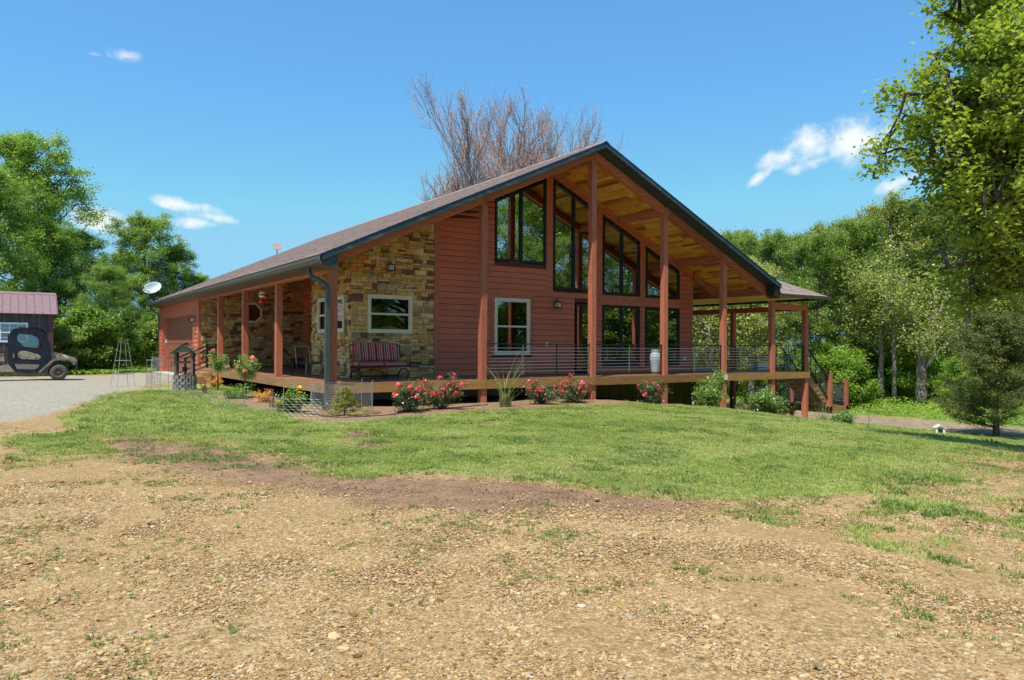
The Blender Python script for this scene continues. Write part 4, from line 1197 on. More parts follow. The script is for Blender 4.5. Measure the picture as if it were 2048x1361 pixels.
# ================================================================ right side wall with windows, interior
rw = MB(); wins = [(3.0, 5.2), (5.6, 7.8), (8.2, 10.4), (11.0, 13.2)]
ypos = [WY + .13] + [v_ for w_ in wins for v_ in w_] + [15.7]
for a, b in zip(ypos[0::2], ypos[1::2]): rw.box(15.88, 16.0, a, b, -.26, zs(16) - .01)
for a, b in wins: rw.box(15.88, 16.0, a, b, -.26, .38).box(15.88, 16.0, a, b, 2.5, 2.85).box(15.88, 16.0, a, b, 3.85, zs(16) - .01)
part('side_wall', rw, M['int_wall'])
for a, b in wins:
    for z0, z1 in ((.38, 2.5), (2.85, 3.85)):
        q = .06; m = MB().box(15.89, 16.01, a, b, z0, z0 + q).box(15.89, 16.01, a, b, z1 - q, z1).box(15.89, 16.01, a, a + q, z0 + q, z1 - q).box(15.89, 16.01, b - q, b, z0 + q, z1 - q).box(15.9, 16.0, (a + b) / 2 - .05, (a + b) / 2 + .05, z0 + q, z1 - q)
        w_ = part('window', m, M['black']); link('pane', MB().box(15.94, 15.948, a + q, b - q, z0 + q, z1 - q), M['glass'], w_)
part('right_outer_wall', MB().box(16.0, 16.04, 13.3, GY1, -2.2, 3.9), M['siding_y'])
part('interior_floor', MB().box(1.6, 15.87, WY + .13, 15.6, -.25, .0), M['int_floor'])
part('interior_wall', MB().prism([(1.65, 5.77, 0), (6.2, 5.77, 0), (6.2, 5.77, zs(6.2) - .02), (1.65, 5.77, zs(1.65) - .02)], (0, .08, 0)), M['int_wall'])
part('interior_wall', MB().box(4.6, 13.2, 13.5, 13.6, 0, 4.9).box(13.6, 15.87, 15.5, 15.6, 0, 4.3), M['int_wall'])
part('interior_wall', MB().box(6.2, 6.3, 5.86, 13.5, 0, 5.6), M['int_wall'])
part('kitchen_counter', MB().box(7.0, 11.5, 12.6, 13.2, 0, .92), M['dark'])
# wood stove pipe and stone column glimpsed through the tall panes
part('stove_pipe', MB().lathe((9.6, 9.4, 0), [(.11, .9), (.11, 6.6)], 12), M['black'], smooth=True)
part('wood_stove', MB().box(9.25, 9.95, 9.1, 9.75, .1, .9), M['black'])
part('interior_post', MB().cbox(12.6, 12.8, 8.6, 8.8, 0, 5.0), M['cedar'])
for x, y, z in ((8.0, 6.0, 4.55), (10.6, 7.2, 3.2), (8.6, 10.4, 4.9), (9.6, 11.0, 3.1), (12.4, 9.9, 1.95)):
    pl = thing('pendant_lamp', {4.55: 'small lit warm pendant lamp seen through the upper left gable window', 3.2: 'lit warm pendant lamp low behind the tall peak window', 4.9: 'far lit pendant lamp high behind the left gable window', 3.1: 'lit pendant lamp near the back of the great room', 1.95: 'lit dining lamp behind the lower sliding window'}[z], 'lamp', (x, y, z))
    link('bulb', MB().lathe((0, 0, 0), [(.01, -.05), (.045, -.03), (.055, 0), (.045, .03), (.01, .05)], 10), M['bulb'], pl)
    link('shade', MB().lathe((0, 0, 0), [(.10, .02), (.06, .09), (.02, .11)], 12, cap=False), M['black'], pl)
    link('cord', MB().tube([(0, 0, .1), (0, 0, zs(x) - z)], .006, 4), M['black'], pl)

# ================================================================ deck
rr = random.Random(8)
# boards run along x on the front porch
dm = MB(); y = -.09; k = 0
while y < WY - .02:
    xcur = -.09
    while xcur < 20.2:
        x1 = min(20.22, xcur + rr.uniform(3.2, 5)); 
        part('deck_board', MB().box(xcur, x1 - .004, y, y + .134, -.036, -.0005 + rr.uniform(-.0015, 0)), M['deck']); xcur = x1
    y += .14
y = WY + .01
while y < 15.6:                                         # left porch and right walk
    for a, b in ((-.09, BX - .05 if y < 5.75 else DX - .03), (16.06, 20.22)):
        part('deck_board', MB().box(a, b, y, min(y + .134, 15.7), -.036, -.001 + rr.uniform(-.0015, 0)), M['deck'])
    y += .14
part('deck_joists', MB().box(-.08, 20.2, .2, .24, -.25, -.04).box(-.08, 16, 1.2, 1.24, -.25, -.04).box(16.1, 20.2, 2.4, 2.44, -.25, -.04).box(16.1, 20.2, 6, 6.04, -.25, -.04), M['rim_x'])
bp = [-.14, 4.60, 8.76, 12.02, 15.12, 20.30]
for a, b in zip(bp[:-1], bp[1:]): part('rim_joist', MB().box(a + .002, b - .002, -.145, -.103, -.262, -.004), M['rim_x'])
yy = [-.10, 4.6, 9.2, 12.2, 15.72]
for a, b in zip(yy[:-1], yy[1:]): part('rim_joist', MB().box(-.145, -.103, a + .002, b - .002, -.262, -.004), M['rim_y'])
part('rim_joist', MB().box(20.262, 20.30, -.10, 13.2, -.262, -.004), M['rim_y'])
part('deck_cap', MB().box(.11, .55, -.155, -.092, .0, .018), M['cedar_x'])
part('bolt_plate', MB().box(15.02, 15.2, -.155, -.146, -.22, -.02), M['white'])
for x in XP[1:6]:
    for dx in (-.05, .05):
        for z in (-.2, -.13, -.06): part('bolt', MB().lathe((x + dx, -.149, z), [(.012, -.003), (.012, .004)], 6, 'y'), M['cable'])


# ================================================================ railings
def railing(p, q, nposts, label_end=True, h=1.05):
    p, q = Vector(p), Vector(q); d = (q - p); L_ = d.length; d.normalize()
    top = MB().beam(p + Vector((0, 0, h)), q + Vector((0, 0, h)), .05, .035); r_ = part('railing', top, M['rail'])
    up = Vector((0, 0, 1))
    link('bottom_rail', MB().beam(p + up * .1, q + up * .1, .04, .035), M['rail'], r_)
    for k in range(nposts + 2):
        f = .03 / L_ + (1 - .06 / L_) * k / (nposts + 1); c = p.lerp(q, f)
        link('picket', MB().beam(c + up * (.118 if 0 < k <= nposts else .02), c + up * (h - .018), .03, .03, (d.x, d.y, 0.01)), M['rail'] if k % 2 == 0 else M['cable'], r_)
    for k in range(8):
        z = .118 + (h - .136) * (k + 1) / 9
        link('cable', MB().tube([p + up * z, q + up * z], .0075, 5), M['cable'], r_)
    return r_


for a, b, n in ((1, 2, 2), (2, 3, 1), (3, 4, 1), (4, 5, 2), (5, 6, 1)):
    railing((XP[a] + .11, -.0, 0), (XP[b] - .11, 0, 0), n)
railing((20.16, 1.35, 0), (20.16, 3.55, 0), 1); railing((20.16, 3.77, 0), (20.16, 8.38, 0), 3)
railing((16.2, 9.0, 0), (20.05, 9.0, 0), 2)

# ================================================================ stairs on the right, landing, lower flight
LZ = -1.5
nst = 8
sx0, sx1 = 20.31, 21.80
for y in (.02, .36, .70, 1.05):
    part('stringer', MB().beam((sx0, y, -.20), (sx1, y, LZ + .02), .045, .27), M['rim_y'])
    tth = MB()
    for k in range(nst):
        xk = sx0 + (sx1 - sx0) * k / nst; zk = -.06 + (LZ + .06) * (k + .35) / nst; tth.prism([(xk, y - .021, zk - .16), (xk + (sx1 - sx0) / nst * .98, y - .021, zk - .16), (xk, y - .021, zk)], (0, .042, 0))
    part('stringer_teeth', tth, M['rim_y'])
for k in range(1, nst):
    xk = 20.31 + 1.49 * k / nst; zk = -.05 + (LZ + .05) * k / nst
    part('stair_tread', MB().box(xk - .20, xk + .03, -.02, 1.11, zk - .0, zk + .035), M['rim_y'])
ld = thing_parts = part('landing', MB().box(21.75, 23.05, -.1, 2.65, LZ - .04, LZ), M['deck'])
link('landing_rim', MB().box(21.75, 23.09, -.14, -.102, LZ - .27, LZ - .01).box(23.052, 23.09, -.1, 2.65, LZ - .27, LZ - .01).box(21.71, 21.748, -.14, 2.65, LZ - .27, LZ - .01), M['rim_x'], ld)
for x, y, t_ in ((21.80, -.05, 1.45), (22.98, -.05, 1.1), (22.98, 2.6, 1.1), (21.85, 2.6, 1.1)):
    link('landing_post', MB().cbox(x - .09, x + .09, y - .09, y + .09, H(x, y) - .1 if y > 1 else LZ - .3, LZ + t_), M['cedar'], ld)
railing((21.9, -.05, LZ), (22.88, -.05, LZ), 0, h=.95); railing((22.98, .06, LZ), (22.98, 2.5, LZ), 1, h=.95); railing((21.95, 2.6, LZ), (22.88, 2.6, LZ), 0, h=.95)


def slope_rail(p, q, h=.98):
    p, q = Vector(p), Vector(q); up = Vector((0, 0, 1))
    r_ = part('stair_rail', MB().beam(p + up * h, q + up * h, .045, .05), M['rail']); link('bottom_rail', MB().beam(p + up * .22, q + up * .22, .035, .035), M['rail'], r_)
    for k in range(4): c = p.lerp(q, (k + .5) / 4); link('picket', MB().box(c.x - .015, c.x + .015, c.y - .015, c.y + .015, c.z + .22, c.z + h), M['rail'], r_)
    for k in range(6): z = .22 + (h - .22) * (k + 1) / 7; link('cable', MB().tube([p + up * z, q + up * z], .007, 5), M['cable'], r_)


slope_rail((20.32, -.03, -.0), (21.75, -.03, LZ + .1)); slope_rail((20.3, 1.2, -.0), (21.9, 1.2, LZ + .1))
# lower flight runs back under the deck
for y in (1.35, 2.45): part('stringer', MB().beam((21.7, y, LZ - .1), (19.6, y, H(19.6, y) + .05), .045, .24), M['rim_x'])
for k in range(4):
    x = 21.45 - k * .42; part('stair_tread', MB().box(x - .26, x, 1.33, 2.47, LZ - .14 - k * .17, LZ - .10 - k * .17), M['deck'])
slope_rail((21.7, 1.3, LZ), (19.5, 1.3, H(19.6, 1.3) + .1)); slope_rail((21.7, 2.5, LZ), (19.5, 2.5, H(19.6, 2.5) + .1))
# steps and rails from the drive to the left porch
for k in range(3):
    part('porch_step', MB().box(-.16 - .3 * (k + 1), -.16 - .3 * k - .01, 13.0, 14.6, H(-.6, 13.8) - .05, -.15 * (k + 1) + .0), M['rim_y'])
for y in (13.0, 14.65):
    r_ = part('step_rail', MB().beam((.02, y, .94), (-1.15, y, .42), .05, .05), M['black'])
    link('rail_post', MB().box(-.03, .06, y - .045, y + .045, 0, 1.02).box(-1.18, -1.1, y - .045, y + .045, H(-1.1, y) - .1, .47), M['black'], r_)
    link('lower_rail', MB().beam((.0, y, .3), (-1.12, y, -.22), .04, .04), M['black'], r_)

# ================================================================ downspout at the near corner
m = MB(); prof = []
pts = [(-.50, .60, 3.02), (-.50, .60, 2.90), (-.46, .56, 2.80), (-.34, .42, 2.66), (-.26, -.02, 2.56), (-.25, -.22, 2.50), (-.24, -.27, 2.40), (-.235, -.27, 2.2)]
pts = [(-.52, .35, 3.03), (-.52, .35, 2.92), (-.50, .33, 2.82), (-.44, .24, 2.73), (-.33, .04, 2.64), (-.24, -.12, 2.55), (-.20, -.17, 2.45), (-.20, -.17, 2.3)]
ds = part('downspout', MB().tube(pts, .055, 10), M['downspout'], smooth=False)
link('spout_pipe', MB().box(-.262, -.155, -.235, -.148, H(-.2, -.2) + .16, 2.32), M['downspout'], ds)
ribs = MB()
for k in range(26):
    f = k / 25 * (len(pts) - 2); i = int(f); a = Vector(pts[i]).lerp(Vector(pts[i + 1]), f - i); b = a + (Vector(pts[i + 1]) - Vector(pts[i])).normalized() * .014
    ribs.tube([a, b], .062, 10)
link('elbow_ribs', ribs, M['downspout'], ds)
link('outlet_elbow', MB().tube([(-.205, -.19, H(-.2, -.2) + .18), (-.23, -.25, H(-.2, -.2) + .09), (-.33, -.36, H(-.2, -.2) + .05)], .055, 8), M['downspout'], ds)
part('downspout', MB().tube([(-.52, 26.0, 3.0), (-.50, 26.0, 2.85), (-.2, 25.8, 2.62), (-.15, 25.8, 2.5), (-.15, 25.8, -.5)], .045, 8), M['gutter'], smooth=True)


# ================================================================ wall lamps, outlets
def wall_lamp(label, x, y, z, ny=-1, axis='y'):
    """square lantern hung from a curled arm; built facing -y then turned"""
    l_ = thing('wall_lantern', label, 'wall lamp', (x, y, z), 0 if axis == 'y' else -PI / 2)
    link('backplate', MB().lathe((0, 0, .06), [(.055, -.02), (.05, 0)], 12, 'y'), M['black'], l_)
    link('arm', MB().tube([(0, -.01, .06), (0, -.08, .14), (0, -.15, .19), (0, -.17, .15), (0, -.17, .08)], .011, 6), M['black'], l_)
    c = (0, -.17, 0); f = MB()
    for sx in (-1, 1):
        for sy in (-1, 1): f.box(sx * .075 - .009, sx * .075 + .009, -.17 + sy * .075 - .009, -.17 + sy * .075 + .009, -.12, .04)
    f.box(-.09, .09, -.26, -.08, -.14, -.12).box(-.045, .045, -.215, -.125, -.155, -.14)
    f.add([(-.11, -.28, .04), (.11, -.28, .04), (.11, -.06, .04), (-.11, -.06, .04), (-.035, -.205, .085), (.035, -.205, .085), (.035, -.135, .085), (-.035, -.135, .085)], [(0, 3, 2, 1), (4, 5, 6, 7), (0, 1, 5, 4), (1, 2, 6, 5), (2, 3, 7, 6), (3, 0, 4, 7)])
    for sy in (-1, 1): f.box(-.004, .004, -.17 + sy * .078 - .004, -.17 + sy * .078 + .004, -.12, .04)
    link('cage', f, M['black'], l_)
    link('lamp_glass', MB().box(-.065, .065, -.235, -.105, -.115, .035), M['frosted'], l_)
    return l_


wall_lamp('black lantern with frosted panes high on the yellow stone wall above the bench window', 2.62, WY - .05, 3.38)
wall_lamp('black lantern on the red plank siding right of the white framed window', 9.02, WY - .018, 2.48)
wall_lamp('black lantern on a curled arm beside the brown garage door', -.12, 16.35, 2.1, axis='x')
part('outlet_box', MB().box(8.6, 8.68, WY - .06, WY - .017, 1.0, 1.13), M['white'])
part('outlet_box', MB().box(15.5, 15.6, WY - .06, WY - .017, .45, .6), M['white'])

# ================================================================ TREES
def skeleton(seed, H_, tr, base, rad, n_limb, rise=(15, 65), shape=None, nsub=5, ntw=3, lean=(0, 0), twl=.32, droop=.0):
    """trunk, limbs, branches and twigs; returns tube list and twig-tip cluster centres"""
    r_ = random.Random(seed); tubes = []; tips = []
    N = 9; tk = []; x = y = 0
    for i in range(N + 1):
        f = i / N; tk.append(Vector((x + lean[0] * f * H_, y + lean[1] * f * H_, f * H_ * .93))); x += r_.uniform(-1, 1) * H_ * .012; y += r_.uniform(-1, 1) * H_ * .012
    tubes.append((tk, [tr * (1.35 if i == 0 else 1) * (1 - .85 * (i / N)) for i in range(N + 1)], 8))
    shape = shape or (lambda f: math.sin(PI * min(1, max(0.04, f * .93 + .10))) ** .6)

    def path(p, d, L_, k, wob, up):
        pts = [p.copy()]; d = d.normalized()
        for _ in range(k):
            d = (d + Vector((r_.gauss(0, wob), r_.gauss(0, wob), r_.gauss(0, wob) + up))).normalized(); pts.append(pts[-1] + d * L_ / k)
        return pts
    for i in range(n_limb):
        f = (i + r_.random() * .8) / n_limb; z = base + (H_ * .93 - base) * f
        k = min(N - 1, int(z / (H_ * .93) * N)); p = tk[k].lerp(tk[k + 1], z / (H_ * .93) * N - k)
        az = i * 2.399 + r_.uniform(-.4, .4); el = math.radians(rise[0] + (rise[1] - rise[0]) * f + r_.uniform(-8, 8)); L_ = rad * shape(f) * r_.uniform(.78, 1.15)
        d = Vector((math.cos(az) * math.cos(el), math.sin(az) * math.cos(el), math.sin(el)))
        lp = path(p, d, L_, 6, .13, .04 - droop); r0 = tr * (.42 - .22 * f)
        tubes.append((lp, [r0 * (1 - .8 * j / 6) for j in range(7)], 6))
        for j in range(nsub):
            g = .3 + .7 * (j + r_.random() * .6) / nsub; kk = min(5, int(g * 6)); q = lp[kk].lerp(lp[kk + 1], g * 6 - kk)
            dd = (lp[kk + 1] - lp[kk]).normalized(); side = Vector((r_.gauss(0, 1), r_.gauss(0, 1), r_.gauss(.25, .6))).normalized()
            sl = L_ * .42 * (1.15 - g * .5) * r_.uniform(.7, 1.2)
            sp = path(q, dd * .5 + side, sl, 4, .16, .03 - droop * 1.5); tubes.append((sp, [r0 * .38 * (1 - .75 * a / 4) for a in range(5)], 4))
            for h_ in range(ntw):
                g2 = .35 + .65 * (h_ + r_.random() * .7) / ntw; k2 = min(3, int(g2 * 4)); q2 = sp[k2].lerp(sp[k2 + 1], g2 * 4 - k2)
                tl = sl * twl * 1.6 * r_.uniform(.6, 1.2); s2 = Vector((r_.gauss(0, 1), r_.gauss(0, 1), r_.gauss(.2, .5))).normalized()
                tp_ = path(q2, (sp[k2 + 1] - sp[k2]).normalized() * .6 + s2, tl, 2, .2, .02 - droop * 2); tubes.append((tp_, [r0 * .14, r0 * .09, r0 * .04], 3))
                tips.append((tp_[-1], tl)); tips.append((tp_[1], tl))
    return tubes, tips


def crown_from(tips, seed, n_leaf, ll, lw, cl, name, mt, up=.6, flat=.6, droop=0.):
    rs = np.random.RandomState(seed); T = np.array([tuple(t_[0]) for t_ in tips]); n = len(T)
    wt = rs.uniform(.3, 1.5, n); wt /= wt.sum(); k = rs.choice(n, n_leaf, p=wt)
    rad = cl * rs.uniform(.6, 1.3, n)[k][:, None]
    P = T[k] + rs.normal(size=(n_leaf, 3)) * rad * np.array([1, 1, flat]) * .62
    return leaves(rs, P, ll, lw, up, droop, name, mt)


def tree_proto(name, label, seed, H_, tr, base, rad, n_limb, n_leaf, ll, lw, cl, lm, bm='bark', group=None, **k):
    tubes, tips = skeleton(seed, H_, tr, base, rad, n_limb, **k)
    t_ = thing(name, label, 'tree', (0, 0, 0), group=group)
    link('trunk', tubes_np(tubes[:1]), M[bm], t_, smooth=True)
    link('branches', tubes_np(tubes[1:]), M[bm], t_, smooth=True)
    link('crown', crown_from(tips, seed, n_leaf, ll, lw, cl, 'crown', M[lm]), None, t_)
    return t_


def world_at(u, D):
    """point of the plan seen at photograph column u, D metres deep"""
    a = (u - 1024) / 1486.4
    return CAM.x + (F.x + R.x * a) * D, CAM.y + (F.y + R.y * a) * D


def put(proto, x, y, rz, s_, label, group=None, dz=0, first=[]):
    z = H(x, y) - .08 + dz
    if proto.name not in first:
        first.append(proto.name); proto.location = (x, y, z); proto.rotation_euler = (0, 0, rz)
        proto.scale = (s_,) * 3 if isinstance(s_, (int, float)) else s_; proto['label'] = label
        if group: proto['group'] = group
        return proto
    return copy_tree(proto, (x, y, z), rz, s_, label, group)


WL = dict(rise=(8, 62), nsub=7, ntw=4)
# woodland prototypes (about 13 m tall at scale 1)
pw = [tree_proto('woodland_tree', '', 100 + i, 13.5, .20, [3.2, 2.2, 4.0, 1.2][i], [4.0, 4.4, 3.6, 4.6][i], 23, 42000, .15, .09, .40, ['leaf_wood', 'leaf_dark', 'leaf_wood', 'leaf_dark'][i], ['bark_pale', 'bark', 'bark_pale', 'bark'][i], **WL) for i in range(4)]
pl_ = [tree_proto('hickory_tree', '', 200 + i, 14.5, .2, [.9, .6][i], [4.9, 4.4][i], 30, 62000, .145, .08, .37, 'leaf_left', 'bark', rise=(5, 60), nsub=7, ntw=5) for i in range(2)]
# understory bush (2.6 m)
ub = []
for i in range(3):
    tb, tips = skeleton(300 + i, 2.6, .05, .1, 1.7, 14, rise=(10, 70), nsub=4, ntw=3)
    o = thing('understory_bush', '', 'bush', (0, 0, 0)); link('stems', tubes_np(tb), M['bark'], o)
    link('foliage', crown_from(tips, 300 + i, 9500, .13, .08, .30, 'foliage', M[['leaf_dark', 'undergrowth', 'leaf_left'][i]]), None, o); ub.append(o)

rt = random.Random(77)
# ---- trees at left, behind the shed and the garage
gl_ = 'broadleaf trees beyond the gravel drive'
for (u, D, k, s_, lb) in [(-130, 50, 0, 1.08, 'tall leafy tree at the far left edge above the shed roof'), (18, 47, 0, 1.07, 'tallest leafy tree at left, its peak high above the shed'), (92, 46, 1, .66, 'leafy tree stepping down right of the tall left tree'),
                          (70, 52, 1, .98, 'leafy tree filling in behind the tall left tree'), (292, 47, 1, .70, 'rounded leafy tree between the shed and the garage, two leaders on top'), (205, 41, 0, .43, 'low leafy tree right of the shed corner'),
                          (345, 48, 0, .58, 'leafy tree whose branches reach over the garage eave'), (160, 50, 0, .66, 'leafy tree behind the low one right of the shed'), (250, 50, 1, .56, 'leafy tree in the second row behind the trellis'),
                          (392, 50, 1, .46, 'small leafy tree tucked behind the left end of the roof'), (-40, 40, 1, .8, 'leafy tree half outside the left edge behind the shed')]:
    x, y = world_at(u, D); put(pl_[k], x, y, rt.uniform(0, 6.28), s_, lb, gl_)
for i in range(17):
    u = -60 + i * 28 + rt.uniform(-9, 9); D = rt.uniform(37, 42) if u < 215 else rt.uniform(45, 50); x, y = world_at(u, D)
    o = put(ub[(2, 0)[i % 3 == 0]], x, y, rt.uniform(0, 6.28), rt.uniform(.75, 1.25), 'leafy green bush in the hedge-like thicket beyond the drive', 'thicket bushes beyond the drive')
# ---- woods at right and behind
spots = []
gw = 'trees of the wood behind the house'
for u, D, s_ in [(1405, 52, .70), (1452, 60, .80), (1500, 50, .74), (1545, 57, .88), (1590, 66, .9), (1632, 53, .84), (1672, 61, .92), (1712, 55, .90), (1748, 70, .98), (1790, 58, 1.05), (1828, 66, 1.0), (1872, 57, 1.02), (1915, 63, 1.12), (1958, 55, 1.05), (2000, 65, 1.15), (2045, 55, 1.1), (2095, 60, 1.2), (2150, 56, 1.15),
                 (1380, 64, .62), (1330, 60, .5), (1270, 70, .52), (1200, 74, .48), (1130, 72, .46), (1060, 76, .44), (1480, 70, .95), (1462, 64, .92), (1500, 62, .9), (1565, 74, .95), (1650, 73, 1.0), (1735, 76, 1.1), (1850, 76, 1.15), (1990, 76, 1.25), (2075, 72, 1.25)]:
    spots.append((u, D, s_))
for i, (u, D, s_) in enumerate(spots):
    x, y = world_at(u, D); k = rt.randrange(4)
    row = 'front row' if D < 62 else 'back row'
    pos_ = next(p for lim, p in ((1440, 'just right of the house corner'), (1490, 'between the middle porch posts'), (1530, 'left of the corner roof post'), (1580, 'over the right porch bay'), (1640, 'above the corner porch roof'), (1690, 'above the landing'), (1740, 'left of the slim pale trunks'), (1800, 'over the slim pale trunks'), (1860, 'over the forked trunk'), (1905, 'right of the forked trunk'), (1965, 'left of the cedar top'), (2020, 'right above the cedar'), (2080, 'at the right edge'), (9999, 'past the right edge')) if u < lim)
    if u < 1380: pos_ = 'hidden behind the great room glass'
    put(pw[k], x, y, rt.uniform(0, 6.28), (s_ * .98, s_ * .98, s_ * 1.08), '%s woodland tree in the %s %s' % (('pale olive', 'dark green')[k % 2], row, pos_), gw)
for i in range(46):
    u = 1340 + i * 17 + rt.uniform(-8, 8); D = rt.uniform(46, 56) if i % 2 else rt.uniform(56, 64); x, y = world_at(u, D)
    if x - .2 * min(y, 0) < 39.2: x = 39.4 + .2 * min(y, 0) + rt.random() * 2
    put(ub[i % 2], x, y, rt.uniform(0, 6.28), rt.uniform(.65, 1.45), 'bushy green undergrowth shrub at the foot of the wood', 'undergrowth shrubs along the wood edge')
# a few clear trunks
gt = 'bare trunks at the wood edge'
for u, D, hh, r0, ln, lb in [(1841, 49, 4.6, .30, .02, 'thick pale forked trunk standing at the wood edge right of the stairs'), (1762, 51, 6.5, .17, 0, 'slim pale trunk left of the forked trunk'), (1738, 54, 5.2, .22, -.02, 'pale trunk low in the shade behind the stairs'), (1865, 54, 7.5, .16, .05, 'slim leaning trunk right behind the forked trunk'), (1505, 50, 6.5, .14, 0, 'slim grey trunk framed by the right porch bay'), (1790, 50, 8, .13, -.03, 'slimmest pale trunk midway between the slim trunk and the forked one'), (1925, 52, 7, .18, .03, 'pale trunk left of the cedar crown'), (1420, 51, 6, .16, 0, 'pale trunk seen through the middle porch bay')]:
    x, y = world_at(u, D); z = H(x, y) - .1
    o = thing('woodland_tree', lb, 'tree', (x, y, z), group=gt)
    rr = random.Random(int(u)); pts = [Vector((ln * k * hh / 6 + rr.uniform(-.05, .05), rr.uniform(-.05, .05), hh * k / 6)) for k in range(7)]
    link('trunk', MB().tube(pts, [r0 * (1.3 - .6 * k / 6) for k in range(7)], 9), M['bark_pale'], o, smooth=True)
    br = MB(); tips = []
    for k in range(7):
        a = rr.uniform(0, 6.28); p = pts[min(6, 3 + k // 2)]; q = [p]
        for j in range(5): q.append(q[-1] + Vector((math.cos(a) * .4 + rr.gauss(0, .12), math.sin(a) * .4 + rr.gauss(0, .12), .55 + rr.gauss(0, .1))))
        br.tube(q, [r0 * .5 * (1 - j / 6) for j in range(6)], 5); tips += [(v_, 1) for v_ in q[3:]]
    link('branches', br, M['bark_pale'], o); link('crown', crown_from(tips, int(u), 3500, .19, .11, 1.2, 'crown', M['leaf_wood']), None, o)

# undergrowth carpet on the bank and beyond the drive
rs = np.random.RandomState(5)
n = 120000
x = rs.uniform(37.5, 62, n); y = rs.uniform(-22, 40, n); ok, D = infrustum(x, y); k = ok & (masks(x, y)['wood'] > rs.rand(n) * .8) & (rs.rand(n) < np.clip(1.6 - (x - 38) / 16, .12, 1)); x, y = x[k], y[k]
hh = (.12 + .85 * fnoise(x, y, .5, 61) ** 1.6) * np.clip((x - .2 * np.minimum(y, 0) - 38) / 2.5, .15, 1)
P1 = np.stack([x, y, hgt(x, y) + hh * rs.rand(len(x)) ** .5], 1)
n = 36000
x = rs.uniform(-20, 0, n); y = rs.uniform(21.5, 33, n); ok, D = infrustum(x, y); k = ok & (masks(x, y)['wood'] > .3 + rs.rand(n) * .4); x, y = x[k], y[k]
P2 = np.stack([x, y, hgt(x, y) + (.08 + .5 * fnoise(x, y, .6, 62) ** 2) * rs.rand(len(x)) ** .5], 1)
o = link('undergrowth', leaves(rs, np.concatenate([P1, P2]), .17, .10, 1.2, 0, 'undergrowth', M['undergrowth']), None, None); o['kind'] = 'stuff'; o['label'] = 'bright green leafy ground cover under the trees'; o['category'] = 'undergrowth'

# ---- big oak at the right, trunk outside the frame
OX, OY = 10.9, -12.9
ok_ = thing('oak_tree', 'big near oak reaching in from the right edge on dark crooked limbs', 'tree', (OX, OY, H(OX, OY) - .1))
r_ = random.Random(5); tub = []; tips = []
trunk = [Vector((r_.uniform(-.08, .08), r_.uniform(-.08, .08), 12 * k / 10)) for k in range(11)]
tub.append((trunk, [.38 * (1.3 if k == 0 else 1 - .8 * k / 10) for k in range(11)], 10))


def oak_path(p, q, k, wob):
    pts = [p]
    for j in range(1, k + 1):
        f = j / k; v_ = p.lerp(q, f) + Vector((r_.gauss(0, wob), r_.gauss(0, wob), r_.gauss(0, wob) + .35 * math.sin(PI * f))) * (1 if j < k else .2); pts.append(v_)
    return pts


def oak_limb(q, zb, r0=.15):
    """limb from the trunk at height zb to the world point q"""
    p = Vector((0, 0, zb)); L_ = (q - p).length; lp = oak_path(p, q, 8, L_ * .017); tub.append((lp, [r0 * (1 - .82 * j / 8) for j in range(9)], 6))
    for j in range(9):
        g = .34 + .66 * j / 8.5; kk = min(7, int(g * 8)); b = lp[kk].lerp(lp[kk + 1], g * 8 - kk); dd = (lp[kk + 1] - lp[kk]).normalized()
        side = Vector((r_.gauss(0, 1), r_.gauss(0, 1), r_.gauss(.15, .55))).normalized(); sl = L_ * .21 * r_.uniform(.6, 1.15)
        sp = oak_path(b, b + (dd * .6 + side).normalized() * sl, 4, sl * .07); tub.append((sp, [r0 * .26 * (1 - .7 * a / 4) for a in range(5)], 4))
        for h_ in range(4):
            g2 = .3 + .7 * h_ / 3.2; k2 = min(3, int(g2 * 4)); b2 = sp[k2].lerp(sp[k2 + 1], min(1, g2 * 4 - k2)); tl = .5 * r_.uniform(.6, 1.2)
            e = b2 + ((sp[k2 + 1] - sp[k2]).normalized() * .7 + Vector((r_.gauss(0, .8), r_.gauss(0, .8), r_.gauss(.1, .5)))).normalized() * tl
            tub.append(([b2, b2.lerp(e, .5) + Vector((0, 0, .03)), e], [.014, .009, .005], 3)); tips.append((e, 1)); tips.append((b2.lerp(e, .55), 1))
    for j in (6, 7, 8): tips.extend([(lp[j] + Vector((r_.gauss(0, .12), r_.gauss(0, .12), r_.gauss(0, .1))), 1)] * 3)


base_o = Vector((OX, OY, H(OX, OY) - .1))
for u, v_, D, zb in [(u_ + 85 * (u_ < 1880), v0, d0_, z0_) for u_, v0, d0_, z0_ in [(1712, 185, 17.2, 7.2), (1765, 250, 17.5, 6.8), (1735, 322, 17.4, 6.2), (1800, 30, 18.5, 9.0), (1800, 120, 19.2, 8.2), (1850, -60, 18, 10), (1815, 395, 17.8, 5.2), (1860, 455, 17.2, 4.4), (1880, 540, 17.6, 3.8), (1940, 600, 18.4, 3.4), 
                     (1960, 400, 16.4, 5), (2010, 250, 16, 7), (2000, 90, 16.4, 9), (2060, 350, 15, 6), (2080, 130, 15, 8.5), (1990, -120, 18, 11), (1840, 225, 18.2, 7.0), (1890, 395, 18.8, 5.4), (1940, -40, 17, 10), (2030, 20, 19, 9.5), (1790, 335, 18.6, 5.9), (1905, 300, 20, 6.6), (1930, 60, 20.5, 9), (1870, 330, 19, 6), (1900, 215, 18.5, 7.4)]]:
    a, b = (u - 1024) / 1486.4, (v_ - 680.5) / 1486.4
    q = CAM + (F + R2 * a - U2 * b) * (D * .78) - base_o
    oak_limb(q, zb * .82, .15 if D < 20 else .12)
